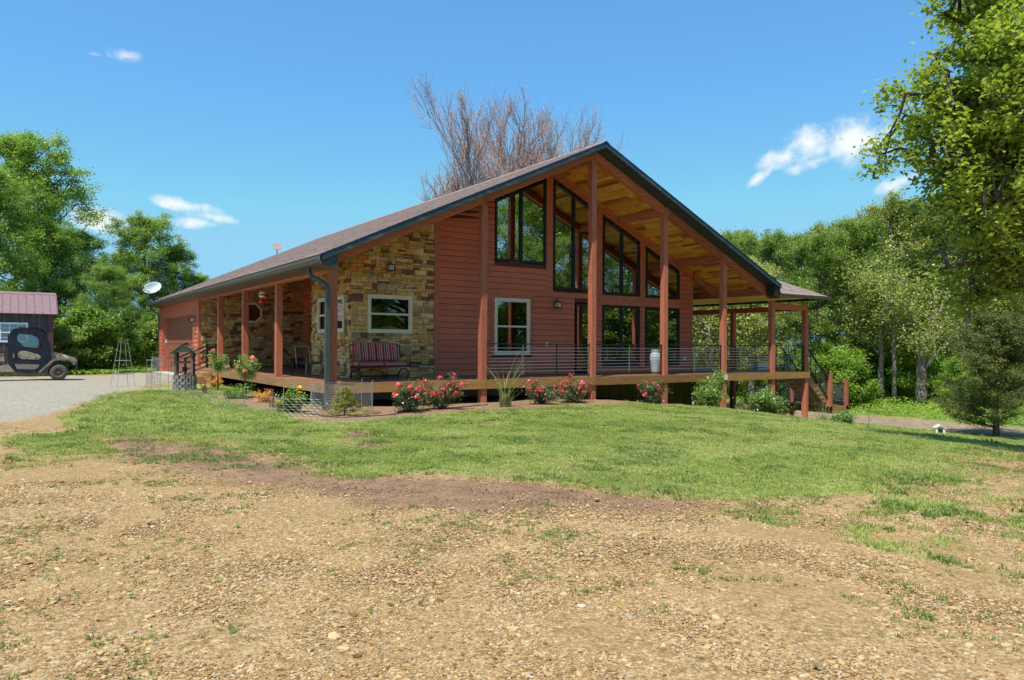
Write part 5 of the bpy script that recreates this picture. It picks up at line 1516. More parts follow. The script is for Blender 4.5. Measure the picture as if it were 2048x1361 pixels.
for k in range(9):                                       # far side of the crown, outside the frame
    a = -1.5 + k * .29 + r_.uniform(-.1, .1); oak_limb(Vector((math.cos(a) * r_.uniform(3.2, 4.6), math.sin(a) * r_.uniform(3.2, 4.6), r_.uniform(4, 10))), r_.uniform(3.5, 7.5))
link('trunk', tubes_np(tub[:1]), M['bark'], ok_, smooth=True); link('branches', tubes_np(tub[1:]), M['bark'], ok_, smooth=True)
# lobed leaves: each is a five pointed outline folded along its rib
rs = np.random.RandomState(9); T = np.array([tuple(t_[0]) for t_ in tips]); nL = 74000
wt = rs.uniform(.35, 1.4, len(T)); k = rs.choice(len(T), nL, p=wt / wt.sum()); P = T[k] + rs.normal(size=(nL, 3)) * np.array([.145, .145, .09])
N = rs.normal(size=(nL, 3)); N[:, 2] = np.abs(N[:, 2]) + .8; N /= np.linalg.norm(N, axis=1)[:, None]
D_ = rs.normal(size=(nL, 3)); D_ -= N * (D_ * N).sum(1)[:, None]; D_ /= np.linalg.norm(D_, axis=1)[:, None]; Sd = np.cross(N, D_)
l = rs.uniform(.075, .135, nL)[:, None]; V = np.empty((nL, 6, 3))
for j, (a, b, c) in enumerate([(-.5, 0, 0), (-.12, .34, .07), (.12, .20, .05), (.5, 0, -.08), (.12, -.22, .05), (-.12, -.34, .07)]): V[:, j] = P + D_ * l * a + Sd * l * b + N * l * c
link('crown', npmesh('crown', V.reshape(-1, 3), np.arange(nL * 6).reshape(nL, 6), M['leaf_oak']), None, ok_)
print('oak tips', len(tips))

# ---- bare budding trees behind the roof
def bare_tree(seed, u, D, H_, rad, label):
    x, y = world_at(u, D)
    t_ = thing('bare_tree', label, 'tree', (x, y, H(x, y) - .1), group='budding trees behind the roof')
    r2 = random.Random(seed); tub = []; ends = []

    def br(p, d, L_, r0, lv):
        k = 5; pts = [p]; d = d.normalized()
        for _ in range(k): d = (d + Vector((r2.gauss(0, .12), r2.gauss(0, .12), r2.gauss(.09, .09)))).normalized(); pts.append(pts[-1] + d * L_ / k)
        tub.append((pts, [max(.009, r0 * (1 - .72 * j / k)) for j in range(k + 1)], [7, 5, 4, 3, 3, 3][lv]))
        if lv >= 4: ends.extend(pts[1:]); return
        nb = [8, 9, 10, 12][lv]
        for j in range(nb):
            g = .28 + .72 * (j + r2.random() * .7) / nb; kk = min(k - 1, int(g * k)); q = pts[kk].lerp(pts[kk + 1], min(1, g * k - kk))
            dd = (pts[kk + 1] - pts[kk]).normalized(); s_ = Vector((r2.gauss(0, 1), r2.gauss(0, 1), r2.gauss(.3, .5))).normalized()
            br(q, dd * 1.15 + s_ * .75, L_ * r2.uniform(.34, .54), r0 * .46, lv + 1)
    for j in range(4):
        a = j * 1.6 + r2.random(); br(Vector((0, 0, H_ * .22)), Vector((math.cos(a) * rad * .5, math.sin(a) * rad * .5, H_ * .9)), H_ * .52, .13, 1)
    tub.append(([Vector((0, 0, 0)), Vector((.05, 0, H_ * .12)), Vector((0, 0, H_ * .23))], [.3, .24, .22], 8))
    link('trunk', tubes_np(tub[-1:]), M['twig'], t_); link('branches', tubes_np(tub[:-1]), M['twig'], t_)
    rs = np.random.RandomState(seed); E_ = np.array([tuple(e) for e in ends]); P = np.repeat(E_, 1, 0)[rs.permutation(len(E_))[:26000]] + rs.normal(size=(min(26000, len(E_)), 3)) * .04
    link('buds', leaves(rs, P, .085, .05, .2, 0, 'buds', M['bud']), None, t_); return len(ends)


print('bare', bare_tree(1, 990, 54, 22, 3.6, 'leafless tree with reddish buds whose crown fans highest over the left roof slope'), bare_tree(2, 1085, 58, 22.5, 3.4, 'leafless reddish tree just left of the roof peak'), bare_tree(3, 920, 56, 17, 2.6, 'low leafless tree spreading left at the foot of the taller bare ones'))
x, y = world_at(1375, 58); put(pw[0], x, y, 1, (.72, .72, 1.1), 'olive tree top showing just over the right roof slope', gw)

# ---- dark cedar on the lawn edge
x, y = world_at(1992, 36.5)
ce = thing('cedar_tree', 'dark bushy cedar standing alone at the right edge of the lawn', 'tree', (x, y, H(x, y) - .05))
tub = []; tips = []; rr = random.Random(4)
tub.append(([Vector((0, 0, 0)), Vector((.03, 0, 2.5)), Vector((0, 0, 5.6))], [.17, .11, .02], 8)); tub.append(([Vector((.15, .05, 0)), Vector((.3, .1, 1.6)), Vector((.5, .1, 3))], [.09, .06, .02], 6))
for k in range(170):
    f = rr.random() ** .8; z = .45 + 5.1 * f ** 1.1; a = rr.uniform(0, 6.28); L_ = (3.0 * (1 - f) ** .5 * (.72 + .28 * min(1, f * 5)) + .25) * rr.uniform(.7, 1.15)
    d = Vector((math.cos(a), math.sin(a), .28 + .5 * f)); p = Vector((0, 0, z)); q = p + d * L_
    tub.append(([p, p.lerp(q, .5) + Vector((0, 0, -.06)), q], [.03, .02, .008], 3))
    for j in range(7): tips.append((p.lerp(q, .3 + .7 * j / 6) + Vector((rr.gauss(0, .1), rr.gauss(0, .1), rr.gauss(0, .08))), 1))
link('trunk', tubes_np(tub[:2]), M['bark'], ce, smooth=True); link('branches', tubes_np(tub[2:]), M['bark'], ce)
link('crown', crown_from(tips, 12, 72000, .11, .04, .26, 'crown', M['leaf_cedar'], up=.2), None, ce)
for i in range(26):
    a = -.1 + i * .075; x, y = CAM.x + 6 + 50 * math.sin(a + .15), CAM.y - 4 - 30 * math.cos(a * .9); put(ub[i % 2], x, y, i * 1.1, 2.6, 'tall leafy hedge bush across the lane, mirrored in the lower windows', 'hedge bushes across the lane')
# ---- trees across the lane behind the camera, mirrored in the tall panes
gb = 'trees across the lane that the tall windows mirror'
for i, (x, y, s_) in enumerate([(24, -30, 1.25), (31, -27, 1.3), (38, -33, 1.35), (18, -38, 1.3), (29, -42, 1.5), (45, -26, 1.3), (10, -42, 1.3), (40, -45, 1.6), (-4, -44, 1.2), (50, -38, 1.5), (-16, -40, 1.2), (58, -24, 1.4), (-28, -30, 1.1)]):
    put(pw[i % 4], x, y, i * 1.3, s_, 'leafy tree across the lane, seen only as a reflection in the gable windows', gb)

# ================================================================ placement helpers (plan positions)
def col_dir(u):
    a = (u - 1024) / 1486.4
    return (F.x + R.x * a, F.y + R.y * a)


def at_x(u, x): d = col_dir(u); t_ = (x - CAM.x) / d[0]; return x, CAM.y + d[1] * t_
def at_y(u, y): d = col_dir(u); t_ = (y - CAM.y) / d[1]; return CAM.x + d[0] * t_, y
def gpt(p, up=0.): return (p[0], p[1], H(*p) + up)


# ================================================================ SHED
sh = thing('shed', 'dark ribbed metal shed with a dusty pink metal roof and white gridded window', 'shed', (0, 0, 0))
M['pink_roof'] = plain('pink_metal_roof', (.27, .165, .16), .42, .1, var=.1)
M['shed_wall'] = plain('dark_ribbed_wall', (.055, .045, .045), .5, .1, var=.15)
M['shed_rib'] = plain('wall_rib', (.12, .10, .085), .5, .1, var=.15)
M['plum'] = plain('plum_corner_trim', (.10, .03, .045), .45, var=.1)
X0, X1, YA, YR, YZ = -13.5, -5.12, 24.0, 25.6, 27.2; g_ = -.7
link('wall', MB().box(X0, X1, YA, YZ, g_, 2.46).prism([(X1 - .05, YA, 2.46), (X1 - .05, YZ, 2.46), (X1 - .05, YR, 3.35)], (.05, 0, 0)), M['shed_wall'], sh)
k = 0; x = X1 - .32
while x > X0:
    link('wall_rib', MB().prism([(x - .03, YA - .001, g_), (x + .03, YA - .001, g_), (x + .015, YA - .022, g_), (x - .015, YA - .022, g_)], (0, 0, 3.14)), M['shed_rib'] if k % 3 else M['shed_wall'], sh); x -= .235; k += 1
for j in range(27):
    a = -13.7 + j * .325; b = a + .32
    link('roof_panel', MB().prism([(a, YA - .22, 2.40), (b, YA - .22, 2.40), (b, YA - .22, 2.425), (a + .03, YA - .22, 2.425), (a + .02, YA - .22, 2.455), (a, YA - .22, 2.455)], (0, YR - YA + .22, 1.08)), M['pink_roof'], sh)
link('roof_back', MB().prism([(-13.7, YR, 3.48), (-4.98, YR, 3.48), (-4.98, YR, 3.51), (-13.7, YR, 3.51)], (0, YZ - YR + .2, -1.1)), M['pink_roof'], sh)
link('ridge_cap', MB().prism([(-13.72, YR - .14, 3.44), (-13.72, YR, 3.545), (-13.72, YR + .14, 3.46), (-13.72, YR, 3.50)], (8.76, 0, 0)), M['pink_roof'], sh)
link('corner_trim', MB().box(X1 - .2, X1 + .012, YA - .026, YA - .002, g_, 2.40).box(X1 + .001, X1 + .013, YA - .002, YA + .2, g_, 2.45), M['plum'], sh)
link('rake_trim', MB().prism([(-4.975, YA - .22, 2.34), (-4.975, YR, 3.42), (-4.975, YR, 3.52), (-4.975, YA - .22, 2.45)], (.02, 0, 0)), M['plum'], sh)
wx0, wx1, wz0, wz1 = -7.30, -6.15, 1.04, 1.98
wf = link('window', MB().box(wx0, wx1, YA - .05, YA - .023, wz0, wz0 + .08).box(wx0, wx1, YA - .05, YA - .023, wz1 - .08, wz1).box(wx0, wx0 + .08, YA - .05, YA - .023, wz0 + .08, wz1 - .08).box(wx1 - .08, wx1, YA - .05, YA - .023, wz0 + .08, wz1 - .08), M['white'], sh)
zm = (wz0 + wz1) / 2
link('muntin', MB().box(wx0 + .08, wx1 - .08, YA - .046, YA - .026, zm - .025, zm + .025).box(wx0 + .4, wx0 + .42, YA - .044, YA - .028, wz0 + .08, wz1 - .08).box(wx0 + .74, wx0 + .76, YA - .044, YA - .028, wz0 + .08, wz1 - .08).box(wx0 + .08, wx1 - .08, YA - .043, YA - .029, zm + .2, zm + .215).box(wx0 + .08, wx1 - .08, YA - .043, YA - .029, zm - .25, zm - .235), M['white'], wf)
link('pane', MB().box(wx0 + .08, wx1 - .08, YA - .034, YA - .03, wz0 + .08, wz1 - .08), M['glass_dark'], wf)

# ================================================================ UTILITY VEHICLE (side on, nose to the right)
uy = 18.5; ux, uz = at_y(118, uy)[0], H(-5.4, uy) + .0
uv_ = thing('utility_vehicle', 'muddy camouflage utility vehicle with a dark blue soft cab parked on the pale gravel', 'utility vehicle', (ux, uy, uz))
M['cab'] = plain('dark_blue_cab', (.010, .012, .026), .25, .1, var=.45, scale=3)
M['rubber'] = plain('dusty_tyre', (.10, .085, .07), .85, var=.3, scale=9)
M['rim'] = plain('dusty_rim', (.16, .13, .10), .6, .3, var=.2)
M['flare'] = plain('dusty_fender_plastic', (.20, .17, .14), .7, var=.25)
t = NT('camouflage_print'); v = t.co('Object'); nn = t.noise(v, 11, 5, .7, 1.5); M['camo'] = t.done(t.ramp(nn, [(0, (.06, .05, .03)), (.42, (.22, .17, .11)), (.5, (.42, .36, .26)), (.58, (.17, .17, .10)), (.66, (.36, .29, .2))], True), .6)


def uvp(u, v): return (u - 118) / 46.0, (759.5 - v) / 46.0     # outline read off at 40 px per metre


def slab(pts, y0, y1): return MB().prism([(uvp(*p)[0], y0, uvp(*p)[1]) for p in pts], (0, y1 - y0, 0))


W_ = 1.3
cab = [(35, 724), (35.5, 680), (38, 668), (44, 661), (52, 658.5), (78, 658.5), (88, 661), (95, 668), (101, 682), (105, 703), (105.5, 716), (101, 733), (90, 744), (62, 746), (48, 741), (36, 727)]
win = [(50, 670), (52, 669), (75, 672), (86, 680), (91, 692), (92, 698), (70, 696), (50, 693)]
for y0, y1 in ((0.02, .06), (W_ - .06, W_ - .02)):
    # door skin as a ring round the window opening
    m = MB(); n = len(cab); C2 = [uvp(*p) for p in cab]; W2 = []
    cen = (sum(p[0] for p in win) / 8, sum(p[1] for p in win) / 8); wc_ = uvp(*cen)
    Wp = [uvp(*p) for p in win]

    def hit(d):
        best = None
        for i in range(8):
            a, b = Vector(Wp[i]), Vector(Wp[(i + 1) % 8]); e = b - a; den = d.x * e.y - d.y * e.x
            if abs(den) < 1e-9: continue
            q = a - Vector(wc_); t_ = (q.x * e.y - q.y * e.x) / den; s_ = (q.x * d.y - q.y * d.x) / den
            if t_ > 0 and -1e-6 <= s_ <= 1 + 1e-6: best = t_ if best is None else max(best, t_)
        return Vector(wc_) + d * (best or .1)
    inn = [hit((Vector(p) - Vector(wc_)).normalized()) for p in C2]
    V = [(p[0], y0, p[1]) for p in C2] + [(p[0], y0, p[1]) for p in inn] + [(p[0], y1, p[1]) for p in C2] + [(p[0], y1, p[1]) for p in inn]
    m.add(V, [(i, (i + 1) % n, n + (i + 1) % n, n + i) for i in range(n)] + [(2 * n + i, 3 * n + i, 3 * n + (i + 1) % n, 2 * n + (i + 1) % n) for i in range(n)] + [(i, 2 * n + i, 2 * n + (i + 1) % n, (i + 1) % n) for i in range(n)] + [(n + i, n + (i + 1) % n, 3 * n + (i + 1) % n, 3 * n + i) for i in range(n)])
    d_ = link('door', m, M['cab'], uv_)
    link('door_window', MB().add([(p[0], (y0 + y1) / 2, p[1]) for p in Wp], [tuple(range(8))]), M['glass_dark'], d_)
    yy_ = y0 - .018 if y0 < .5 else y1 + .002
    link('door_inset', slab([(51, 708), (54, 703), (62, 702), (84, 709), (89, 714), (85, 719), (58, 718), (52, 714)], yy_, yy_ + .016), M['camo'], d_)
    link('door_groove', slab([(46, 727), (86, 729), (84, 735), (78, 738), (50, 737)], yy_ + .006, yy_ + .014), M['flare'], d_)
    link('handle', slab([(43, 707), (46, 707), (46, 716), (43, 716)], yy_ - .02, yy_), M['rim'], d_)
roof = [(36, 672), (41, 663), (52, 657), (80, 657), (91, 661), (99, 673)]
m = MB(); n = len(roof)
V = [(uvp(*p)[0], 0, uvp(*p)[1]) for p in roof] + [(uvp(*p)[0], W_, uvp(*p)[1]) for p in roof]; m.add(V, [(i, i + 1, n + i + 1, n + i) for i in range(n - 1)])
V2 = [(a, b, c - .03) for a, b, c in V]; m.add(V2, [(i, n + i, n + i + 1, i + 1) for i in range(n - 1)])
link('cab_roof', m, M['cab'], uv_, smooth=True)
link('windshield', MB().add([(*uvp(98, 671)[:1], .06, uvp(98, 671)[1]), (uvp(98, 671)[0], W_ - .06, uvp(98, 671)[1]), (uvp(105, 706)[0], W_ - .06, uvp(105, 706)[1]), (uvp(105, 706)[0], .06, uvp(105, 706)[1])], [(0, 1, 2, 3)]), M['glass_dark'], uv_)
link('rear_panel', MB().box(uvp(35, 0)[0], uvp(36.5, 0)[0], .06, W_ - .06, .85, 1.95), M['cab'], uv_)
link('seat', MB().box(-1.5, -1.05, .15, W_ - .15, .65, .8).box(-1.6, -1.48, .15, W_ - .15, .8, 1.3), M['cab'], uv_)
link('hood', slab([(104, 719), (104, 707), (112, 705.5), (128, 709), (141, 714.5), (146, 717), (148, 724), (144, 730), (137, 723), (112, 722)], .16, W_ - .16), M['camo'], uv_, smooth=False)
for y0, y1 in ((-.02, .2), (W_ - .2, W_ + .02)):
    link('fender', slab([(88, 744), (98, 734), (109, 723), (114, 720), (132, 719.5), (140, 723), (144, 731), (146, 729), (143, 720), (134, 716), (112, 716.5), (106, 720), (95, 732), (84, 744)], y0, y1), M['flare'], uv_)
    link('rear_fender', slab([(-34, 744), (-32, 732), (-24, 724), (-4, 722), (6, 725), (12, 731), (13, 742), (17, 742), (15.5, 728), (8, 721.5), (-4, 719), (-26, 720), (-36, 730), (-38, 744)], y0, y1), M['flare'], uv_)
link('rocker_sill', slab([(15, 733), (36, 727), (46, 742), (15, 743)], .03, W_ - .03), M['camo'], uv_)
link('underbody', slab([(6, 742), (100, 744), (100, 749), (6, 749)], .25, W_ - .25), M['flare'], uv_)
link('headlight', slab([(124, 710.5), (128, 710.5), (135, 716), (131, 716)], .15, .17), M['frosted'], uv_)
link('cargo_bed', slab([(-42, 706), (29, 706), (30, 722), (-42, 722)], .04, W_ - .04), M['camo'], uv_)
link('bed_rail', slab([(-43, 703.4), (33, 703.4), (33, 705.8), (-43, 705.8)], .0, W_), M['cab'], uv_)
link('bumper', MB().tube([uvp(146, 715)[:1] + (.3, uvp(146, 715)[1]), (.70, .3, .85), (.69, .3, .5), (.58, .3, .36)], .02, 6).tube([(uvp(146, 715)[0], W_ - .3, uvp(146, 715)[1]), (.70, W_ - .3, .85), (.69, W_ - .3, .5), (.58, W_ - .3, .36)], .02, 6).tube([(.70, .3, .8), (.70, W_ - .3, .8)], .02, 6), M['rim'], uv_)
link('mirror', MB().box(-.36, -.31, -.14, -.02, 1.42, 1.6), M['cab'], uv_)
for wx_ in (0, -2.6):
    for y0 in (.0, W_ - .24):
        c = (wx_, y0, .335); tr = [(.18, 0), (.27, -.01), (.315, .02), (.335, .06), (.335, .18), (.315, .22), (.27, .25), (.18, .24)]
        w_ = link('wheel', MB().lathe(c, tr, 26, 'y', cap=False), M['rubber'], uv_, smooth=True)
        link('rim', MB().lathe(c, [(.02, .03), (.09, .035), (.11, .07), (.15, .06), (.185, .02), (.185, .22)], 20, 'y'), M['rim'], w_)
        for k in range(6): a = k * PI / 3; link('rim_hole', MB().lathe((c[0] + .075 * math.cos(a), c[1] + .022, c[2] + .075 * math.sin(a)), [(.018, 0), (.018, .02)], 6, 'y'), M['black'], w_)
        tm = MB()
        for k in range(36): a = k * PI / 18; p = Vector((math.cos(a), 0, math.sin(a))); tm.beam(Vector(c) + p * .338 + Vector((0, .02 + (k % 2) * .02, 0)), Vector(c) + p * .338 + Vector((0, .20 + (k % 2) * .02, 0)), .028, .02, p)
        link('tyre_tread', tm, M['rubber'], w_, kind='stuff')

# ================================================================ WISHING WELL
wp = (-1.95, 8.7); wz = H(*wp)
ww = thing('wishing_well', 'small weathered wooden wishing well with a shingled roof on a grey block base', 'garden ornament', (wp[0], wp[1], wz), -.35)
M['old_wood'] = wood('weathered_wood', (.20, .165, .135), 'z'); M['old_wood_dark'] = wood('dark_weathered_wood', (.06, .045, .035), 'z')
M['block'] = plain('grey_block', (.26, .25, .23), .9, var=.35, scale=9, bump=.3)
rr = random.Random(2)
link('core', MB().lathe((0, 0, 0), [(.27, -.05), (.27, .46)], 8), M['dark'], ww)
for row in range(5):
    for k in range(12):
        a = (k + row % 2 * .5) * PI / 6; d = .32 + rr.uniform(-.012, .03); c, s_ = math.cos(a), math.sin(a); o = Vector((c * d, s_ * d, .05 + row * .094)); tx = Vector((-s_, c, 0)) * .07; rx_ = Vector((c, s_, 0)) * .045
        link('block', MB().prism([o - tx - rx_, o + tx - rx_, o + tx + rx_, o - tx + rx_], (0, 0, .084)), M['block'], ww)
link('base_rim', MB().lathe((0, 0, .52), [(.26, 0), (.37, 0), (.37, .035), (.26, .035)], 8), M['old_wood'], ww)
for sx in (-.26, .26):
    for sy in (-.2, .2): link('leg', MB().box(sx - .035, sx + .035, sy - .035, sy + .035, .55, 1.32), M['old_wood'] if sy < 0 else M['old_wood_dark'], ww)
link('crank_beam', MB().lathe((-.3, 0, .98), [(.04, 0), (.04, .62)], 8, 'x'), M['old_wood'], ww)
link('crank', MB().tube([(-.3, 0, .98), (-.42, 0, .98), (-.42, 0, .84), (-.5, 0, .84)], .014, 5), M['old_wood_dark'], ww)
link('bucket', MB().lathe((0, 0, .66), [(.07, 0), (.09, .16)], 10), M['old_wood_dark'], ww)
for sg in (-1, 1):
    for k in range(4):
        f0, f1 = k / 4, (k + 1.1) / 4; xa, za = sg * (.44 - .44 * f0), 1.24 + .36 * f0; xb, zb_ = sg * (.44 - .44 * f1), 1.24 + .36 * f1
        link('roof_board', MB().prism([(xa, -.38, za + .02), (xb, -.38, zb_ + .005), (xb, -.38, zb_ + .02), (xa, -.38, za + .04)], (0, .76, 0)), M['old_wood'], ww)
link('gable_board', MB().prism([(-.3, -.3, 1.32), (.3, -.3, 1.32), (0, -.3, 1.56)], (0, .025, 0)).prism([(-.3, .28, 1.32), (.3, .28, 1.32), (0, .28, 1.56)], (0, .025, 0)), M['old_wood'], ww)
link('ridge_board', MB().box(-.06, .06, -.4, .4, 1.615, 1.64), M['old_wood'], ww)


# ================================================================ wire things
def wire(name, label, cat, lines, r_, mt, loc=(0, 0, 0), n=3, group=None):
    t_ = thing(name, label, cat, loc, group=group); return t_, lines


M['galv'] = plain('galvanised_wire', (.42, .41, .38), .45, .5, var=.15)
M['wood_stake'] = wood('grey_stake', (.33, .28, .22), 'z')


def hexmesh(pts, z0f, h, cell=.055, r_=.002):
    """chicken wire along a ground polyline; pts dense in plan"""
    P = [Vector((a, b, 0)) for a, b in pts]; L_ = [0]
    for a, b in zip(P[:-1], P[1:]): L_.append(L_[-1] + (b - a).length)

    def ev(s_):
        for i in range(len(L_) - 1):
            if s_ <= L_[i + 1] or i == len(L_) - 2:
                q = P[i].lerp(P[i + 1], (s_ - L_[i]) / max(1e-6, L_[i + 1] - L_[i])); return q
    m = MB(); rows = int(h / (cell * .8)); nc = int(L_[-1] / cell)
    base = [ev(k * cell) for k in range(nc + 1)]; gz = [z0f(q.x, q.y) for q in base]
    for j in range(rows + 1):
        line = []
        for k in range(nc + 1):
            zz = j * cell * .8 + (cell * .25 if (k + j) % 2 else -cell * .05); q = base[k]; line.append((q.x, q.y, gz[k] + max(0, zz)))
        m.tube(line, r_, 3, cap=False)
        if j < rows:
            for k in range(nc + 1):
                if (k + j) % 2: q = base[k]; m.tube([(q.x, q.y, line[k][2]), (q.x, q.y, line[k][2] + cell * .5)], r_, 3, cap=False)
    return m


# round cage of chicken wire at the house corner
cg = thing('wire_cage', 'cylinder of chicken wire round the gold conifer at the house corner post', 'wire cage', (0, 0, 0))
cx_, cy_ = -.28, -1.42
ring = [(cx_ + .74 * math.cos(a * PI / 24), cy_ + .66 * math.sin(a * PI / 24)) for a in range(49)]
link('wire_mesh', hexmesh(ring, lambda x, y: H(x, y), .76, .05, .0032), M['galv'], cg, kind='stuff')
for a in (4, 20, 33, 44): q = ring[a]; link('post', MB().tube([(q[0], q[1], H(*q) - .1), (q[0], q[1], H(*q) + .82)], .008, 5), M['galv'], cg)
# low run of chicken wire round the side bed
fl = [(-1.2, 15.2), (-2.2, 14.2), (-2.75, 11.5), (-2.8, 8.2), (-2.75, 5.5), (-2.45, 2.5), (-2.15, .2), (-1.75, -1.6), (-1.1, -2.3)]
fn = thing('wire_fence', 'low faint chicken wire fence curving along the side planting bed', 'wire fence', (0, 0, 0))
link('wire_mesh', hexmesh(fl, lambda x, y: H(x, y), .46, .075, .0017), M['galv'], fn, kind='stuff')
for (x, y) in fl[1:-1] + [(-2.6, 4), (-2.78, 6.8), (-2.78, 10)]: link('stake', MB().tube([(x, y, H(x, y) - .1), (x + .01, y, H(x, y) + .72)], .009, 4), M['wood_stake'], fn)
# obelisk trellis
tp_ = (-3.45, 12.0); tz = H(*tp_)
to_ = thing('trellis', 'tall grey wire obelisk trellis standing at the drive edge', 'trellis', (tp_[0], tp_[1], tz), .3)
for sx in (-1, 1):
    for sy in (-1, 1): link('leg', MB().tube([(sx * .33, sy * .3, -.1), (sx * .11, sy * .1, 1.68)], .009, 5), M['galv'], to_)
for z in (.45, .95): k = 1 - z / 1.68 * .67; a, b = .33 * k, .3 * k; link('hoop', MB().tube([(-a, -b, z), (a, -b, z), (a, b, z), (-a, b, z), (-a, -b, z)], .010, 5), M['galv'], to_)
# cone cages
for i, (x, y) in enumerate([(-1.9, 14.6), (-2.35, 12.9)]):
    c_ = thing('plant_cage', ('wire plant cage with a scrap of mesh in front of the garage corner', 'plain wire plant cage nearer than the one by the garage corner')[i], 'plant cage', (x, y, H(x, y)), group='wire plant cages at the drive edge')
    for k in range(4): a = k * PI / 2; link('leg', MB().tube([(.07 * math.cos(a), .07 * math.sin(a), -.1), (.2 * math.cos(a), .2 * math.sin(a), 1.0)], .006, 4), M['galv'], c_)
    for z, r in ((.3, .11), (.62, .15), (.96, .195)): link('hoop', MB().tube([(r * math.cos(k * PI / 8), r * math.sin(k * PI / 8), z) for k in range(17)], .006, 4), M['galv'], c_)
    if i == 0: link('mesh_collar', hexmesh([(.22 * math.cos(k * PI / 8), .22 * math.sin(k * PI / 8)) for k in range(17)], lambda x, y: .62, .42, .04, .003), M['galv'], c_, kind='stuff')


# ================================================================ PLANTS
def fol(tips, seed, n, ll, lw, cl, mt, up=.6, flat=.75): return crown_from(tips, seed, n, ll, lw, cl, 'foliage', M[mt], up, flat)


def bloom_mesh(seed, r, mt):
    rs_ = np.random.RandomState(seed); n = 13; P = np.zeros((n, 3)); N = rs_.normal(size=(n, 3)); N[:, 2] = np.abs(N[:, 2]); N /= np.linalg.norm(N, axis=1)[:, None]
    return leaves(rs_, N * r * .55, r * 1.5, r * 1.25, .3, 0, 'bloom', M[mt])


blm = [bloom_mesh(i, .055, 'flower') for i in range(3)]; blp = [bloom_mesh(9, .065, 'flower_pink')]; bly = [bloom_mesh(12, .06, 'flower_yellow')]


def bush(name, label, cat, p, w_, h_, seed, mt, n=2600, ll=.05, lw=.032, blooms=0, bm=None, group=None, top=True, stem=0., cl=.12, lean=0):
    o = thing(name, label, cat, gpt(p, -.02), group=group); rr = random.Random(seed); tb = []; tips = []
    for k in range(11):
        a = k * 2.4 + rr.random(); r = w_ * .5 * rr.uniform(.45, 1.0); zt_ = h_ * rr.uniform(.45, 1.0) * (1 - .25 * (r / (w_ * .5)) ** 2)
        b = Vector((rr.gauss(0, .03), rr.gauss(0, .03), 0)); s0 = Vector((lean * stem, 0, stem)); e = Vector((r * math.cos(a) + lean * zt_, r * math.sin(a), stem + (h_ - stem) * zt_ / h_)); mid = s0.lerp(e, .5) + Vector((rr.gauss(0, .03), rr.gauss(0, .03), .05))
        pts = [b, s0, mid, e] if stem else [b, mid, e]; tb.append((pts, [.011] * (len(pts) - 1) + [.004], 4))
        for j in range(7): f = .25 + .75 * j / 6; q = (s0 if stem else b).lerp(e, f) + Vector((rr.gauss(0, w_ * .09), rr.gauss(0, w_ * .09), rr.gauss(0, h_ * .06))); tips.append((q, 1))
    link('stems', tubes_np(tb), M['bark'], o); link('foliage', fol(tips, seed, n, ll, lw, cl, mt), None, o)
    hi = sorted(tips, key=lambda t_: -t_[0].z - .2 * rr.random())
    for k in range(blooms):
        q = hi[int((k / max(1, blooms)) * len(hi) * .62)][0] if top else rr.choice(tips)[0]
        q = Vector(q); out = Vector((q.x, q.y - .06, .06)); out = out.normalized() if out.length > 1e-4 else Vector((0, 0, 1))
        f_ = bpy.data.objects.new('bloom', bm[k % len(bm)]); COL.objects.link(f_); f_.parent = o; f_.location = q + out * .07; f_.rotation_euler = (rr.uniform(-.5, .5), rr.uniform(-.5, .5), rr.uniform(0, 6)); f_.scale = (rr.uniform(.5, 1.5),) * 3
    return o


gr_ = 'red rose bushes along the front bed'
for (u, y, w_, h_, nb, lb, sd_) in [(818, -1.75, .85, .78, 15, 'leftmost red rose bush, straggly, beside the wire cage', 1), (888, -1.55, 1.25, 1.02, 34, 'largest red rose bush, heavy with blooms, in front of the red siding', 2), (1083, -1.5, .95, .80, 13, 'red rose bush just right of the tall arching grass clump', 3),
                                    (1148, -1.35, .85, .86, 15, 'red rose bush in front of the tall gable post', 4), (1306, -1.35, .78, .80, 11, 'rightmost red rose bush, alone before the mossy foundation boards', 5)]:
    bush('rose_bush', lb, 'rose bush', at_y(u, y), w_, h_, sd_, 'leaf_rose', 3600, .052, .034, nb * 2 + 4, blm, gr_, cl=.13)
bush('rose_tree', 'pink hibiscus standard nearest the wishing well, bare stem with a round leafy head', 'flowering shrub', at_x(436, -1.05), .62, 1.32, 21, 'leaf_shrub', 1500, .06, .04, 3, blp, 'pink flowering standards in the side bed', stem=.72, cl=.11)
bush('rose_tree', 'pink hibiscus standard in front of the second side post, leafier than its neighbour', 'flowering shrub', at_x(492, -.95), .72, 1.30, 22, 'leaf_shrub', 2000, .06, .04, 5, blp, 'pink flowering standards in the side bed', stem=.6, cl=.12)
bush('shrub', 'low bright green shrub under the leafier pink standard', 'shrub', at_x(474, -1.2), .75, .55, 23, 'undergrowth', 1800, .07, .04, cl=.12)
bush('shrub', 'small orange tinted shrub beside the purple strap leaves', 'shrub', at_x(531, -.85), .5, .42, 24, 'flower_orange', 1300, .05, .03, cl=.1)
bush('shrub', 'small yellow and orange bush behind the well base', 'shrub', at_x(430, -.7), .6, .45, 29, 'flower_orange', 900, .05, .03, cl=.1)
bush('hibiscus_bush', 'glossy dark bush with yellow flowers left of the downspout', 'flowering shrub', at_y(583, -.55), .62, .62, 25, 'leaf_shrub', 2400, .06, .045, 5, bly, cl=.11)
bush('shrub', 'rounded light green shrub left of the third porch leg from the right', 'shrub', at_y(1418, -.75), 1.15, 1.35, 26, 'leaf_shrub', 5200, .075, .05, cl=.17)
bush('shrub', 'rounded dense green shrub left of the second porch leg from the right', 'shrub', at_y(1533, -1.0), 1.3, 1.25, 27, 'leaf_shrub', 6000, .075, .05, cl=.17)
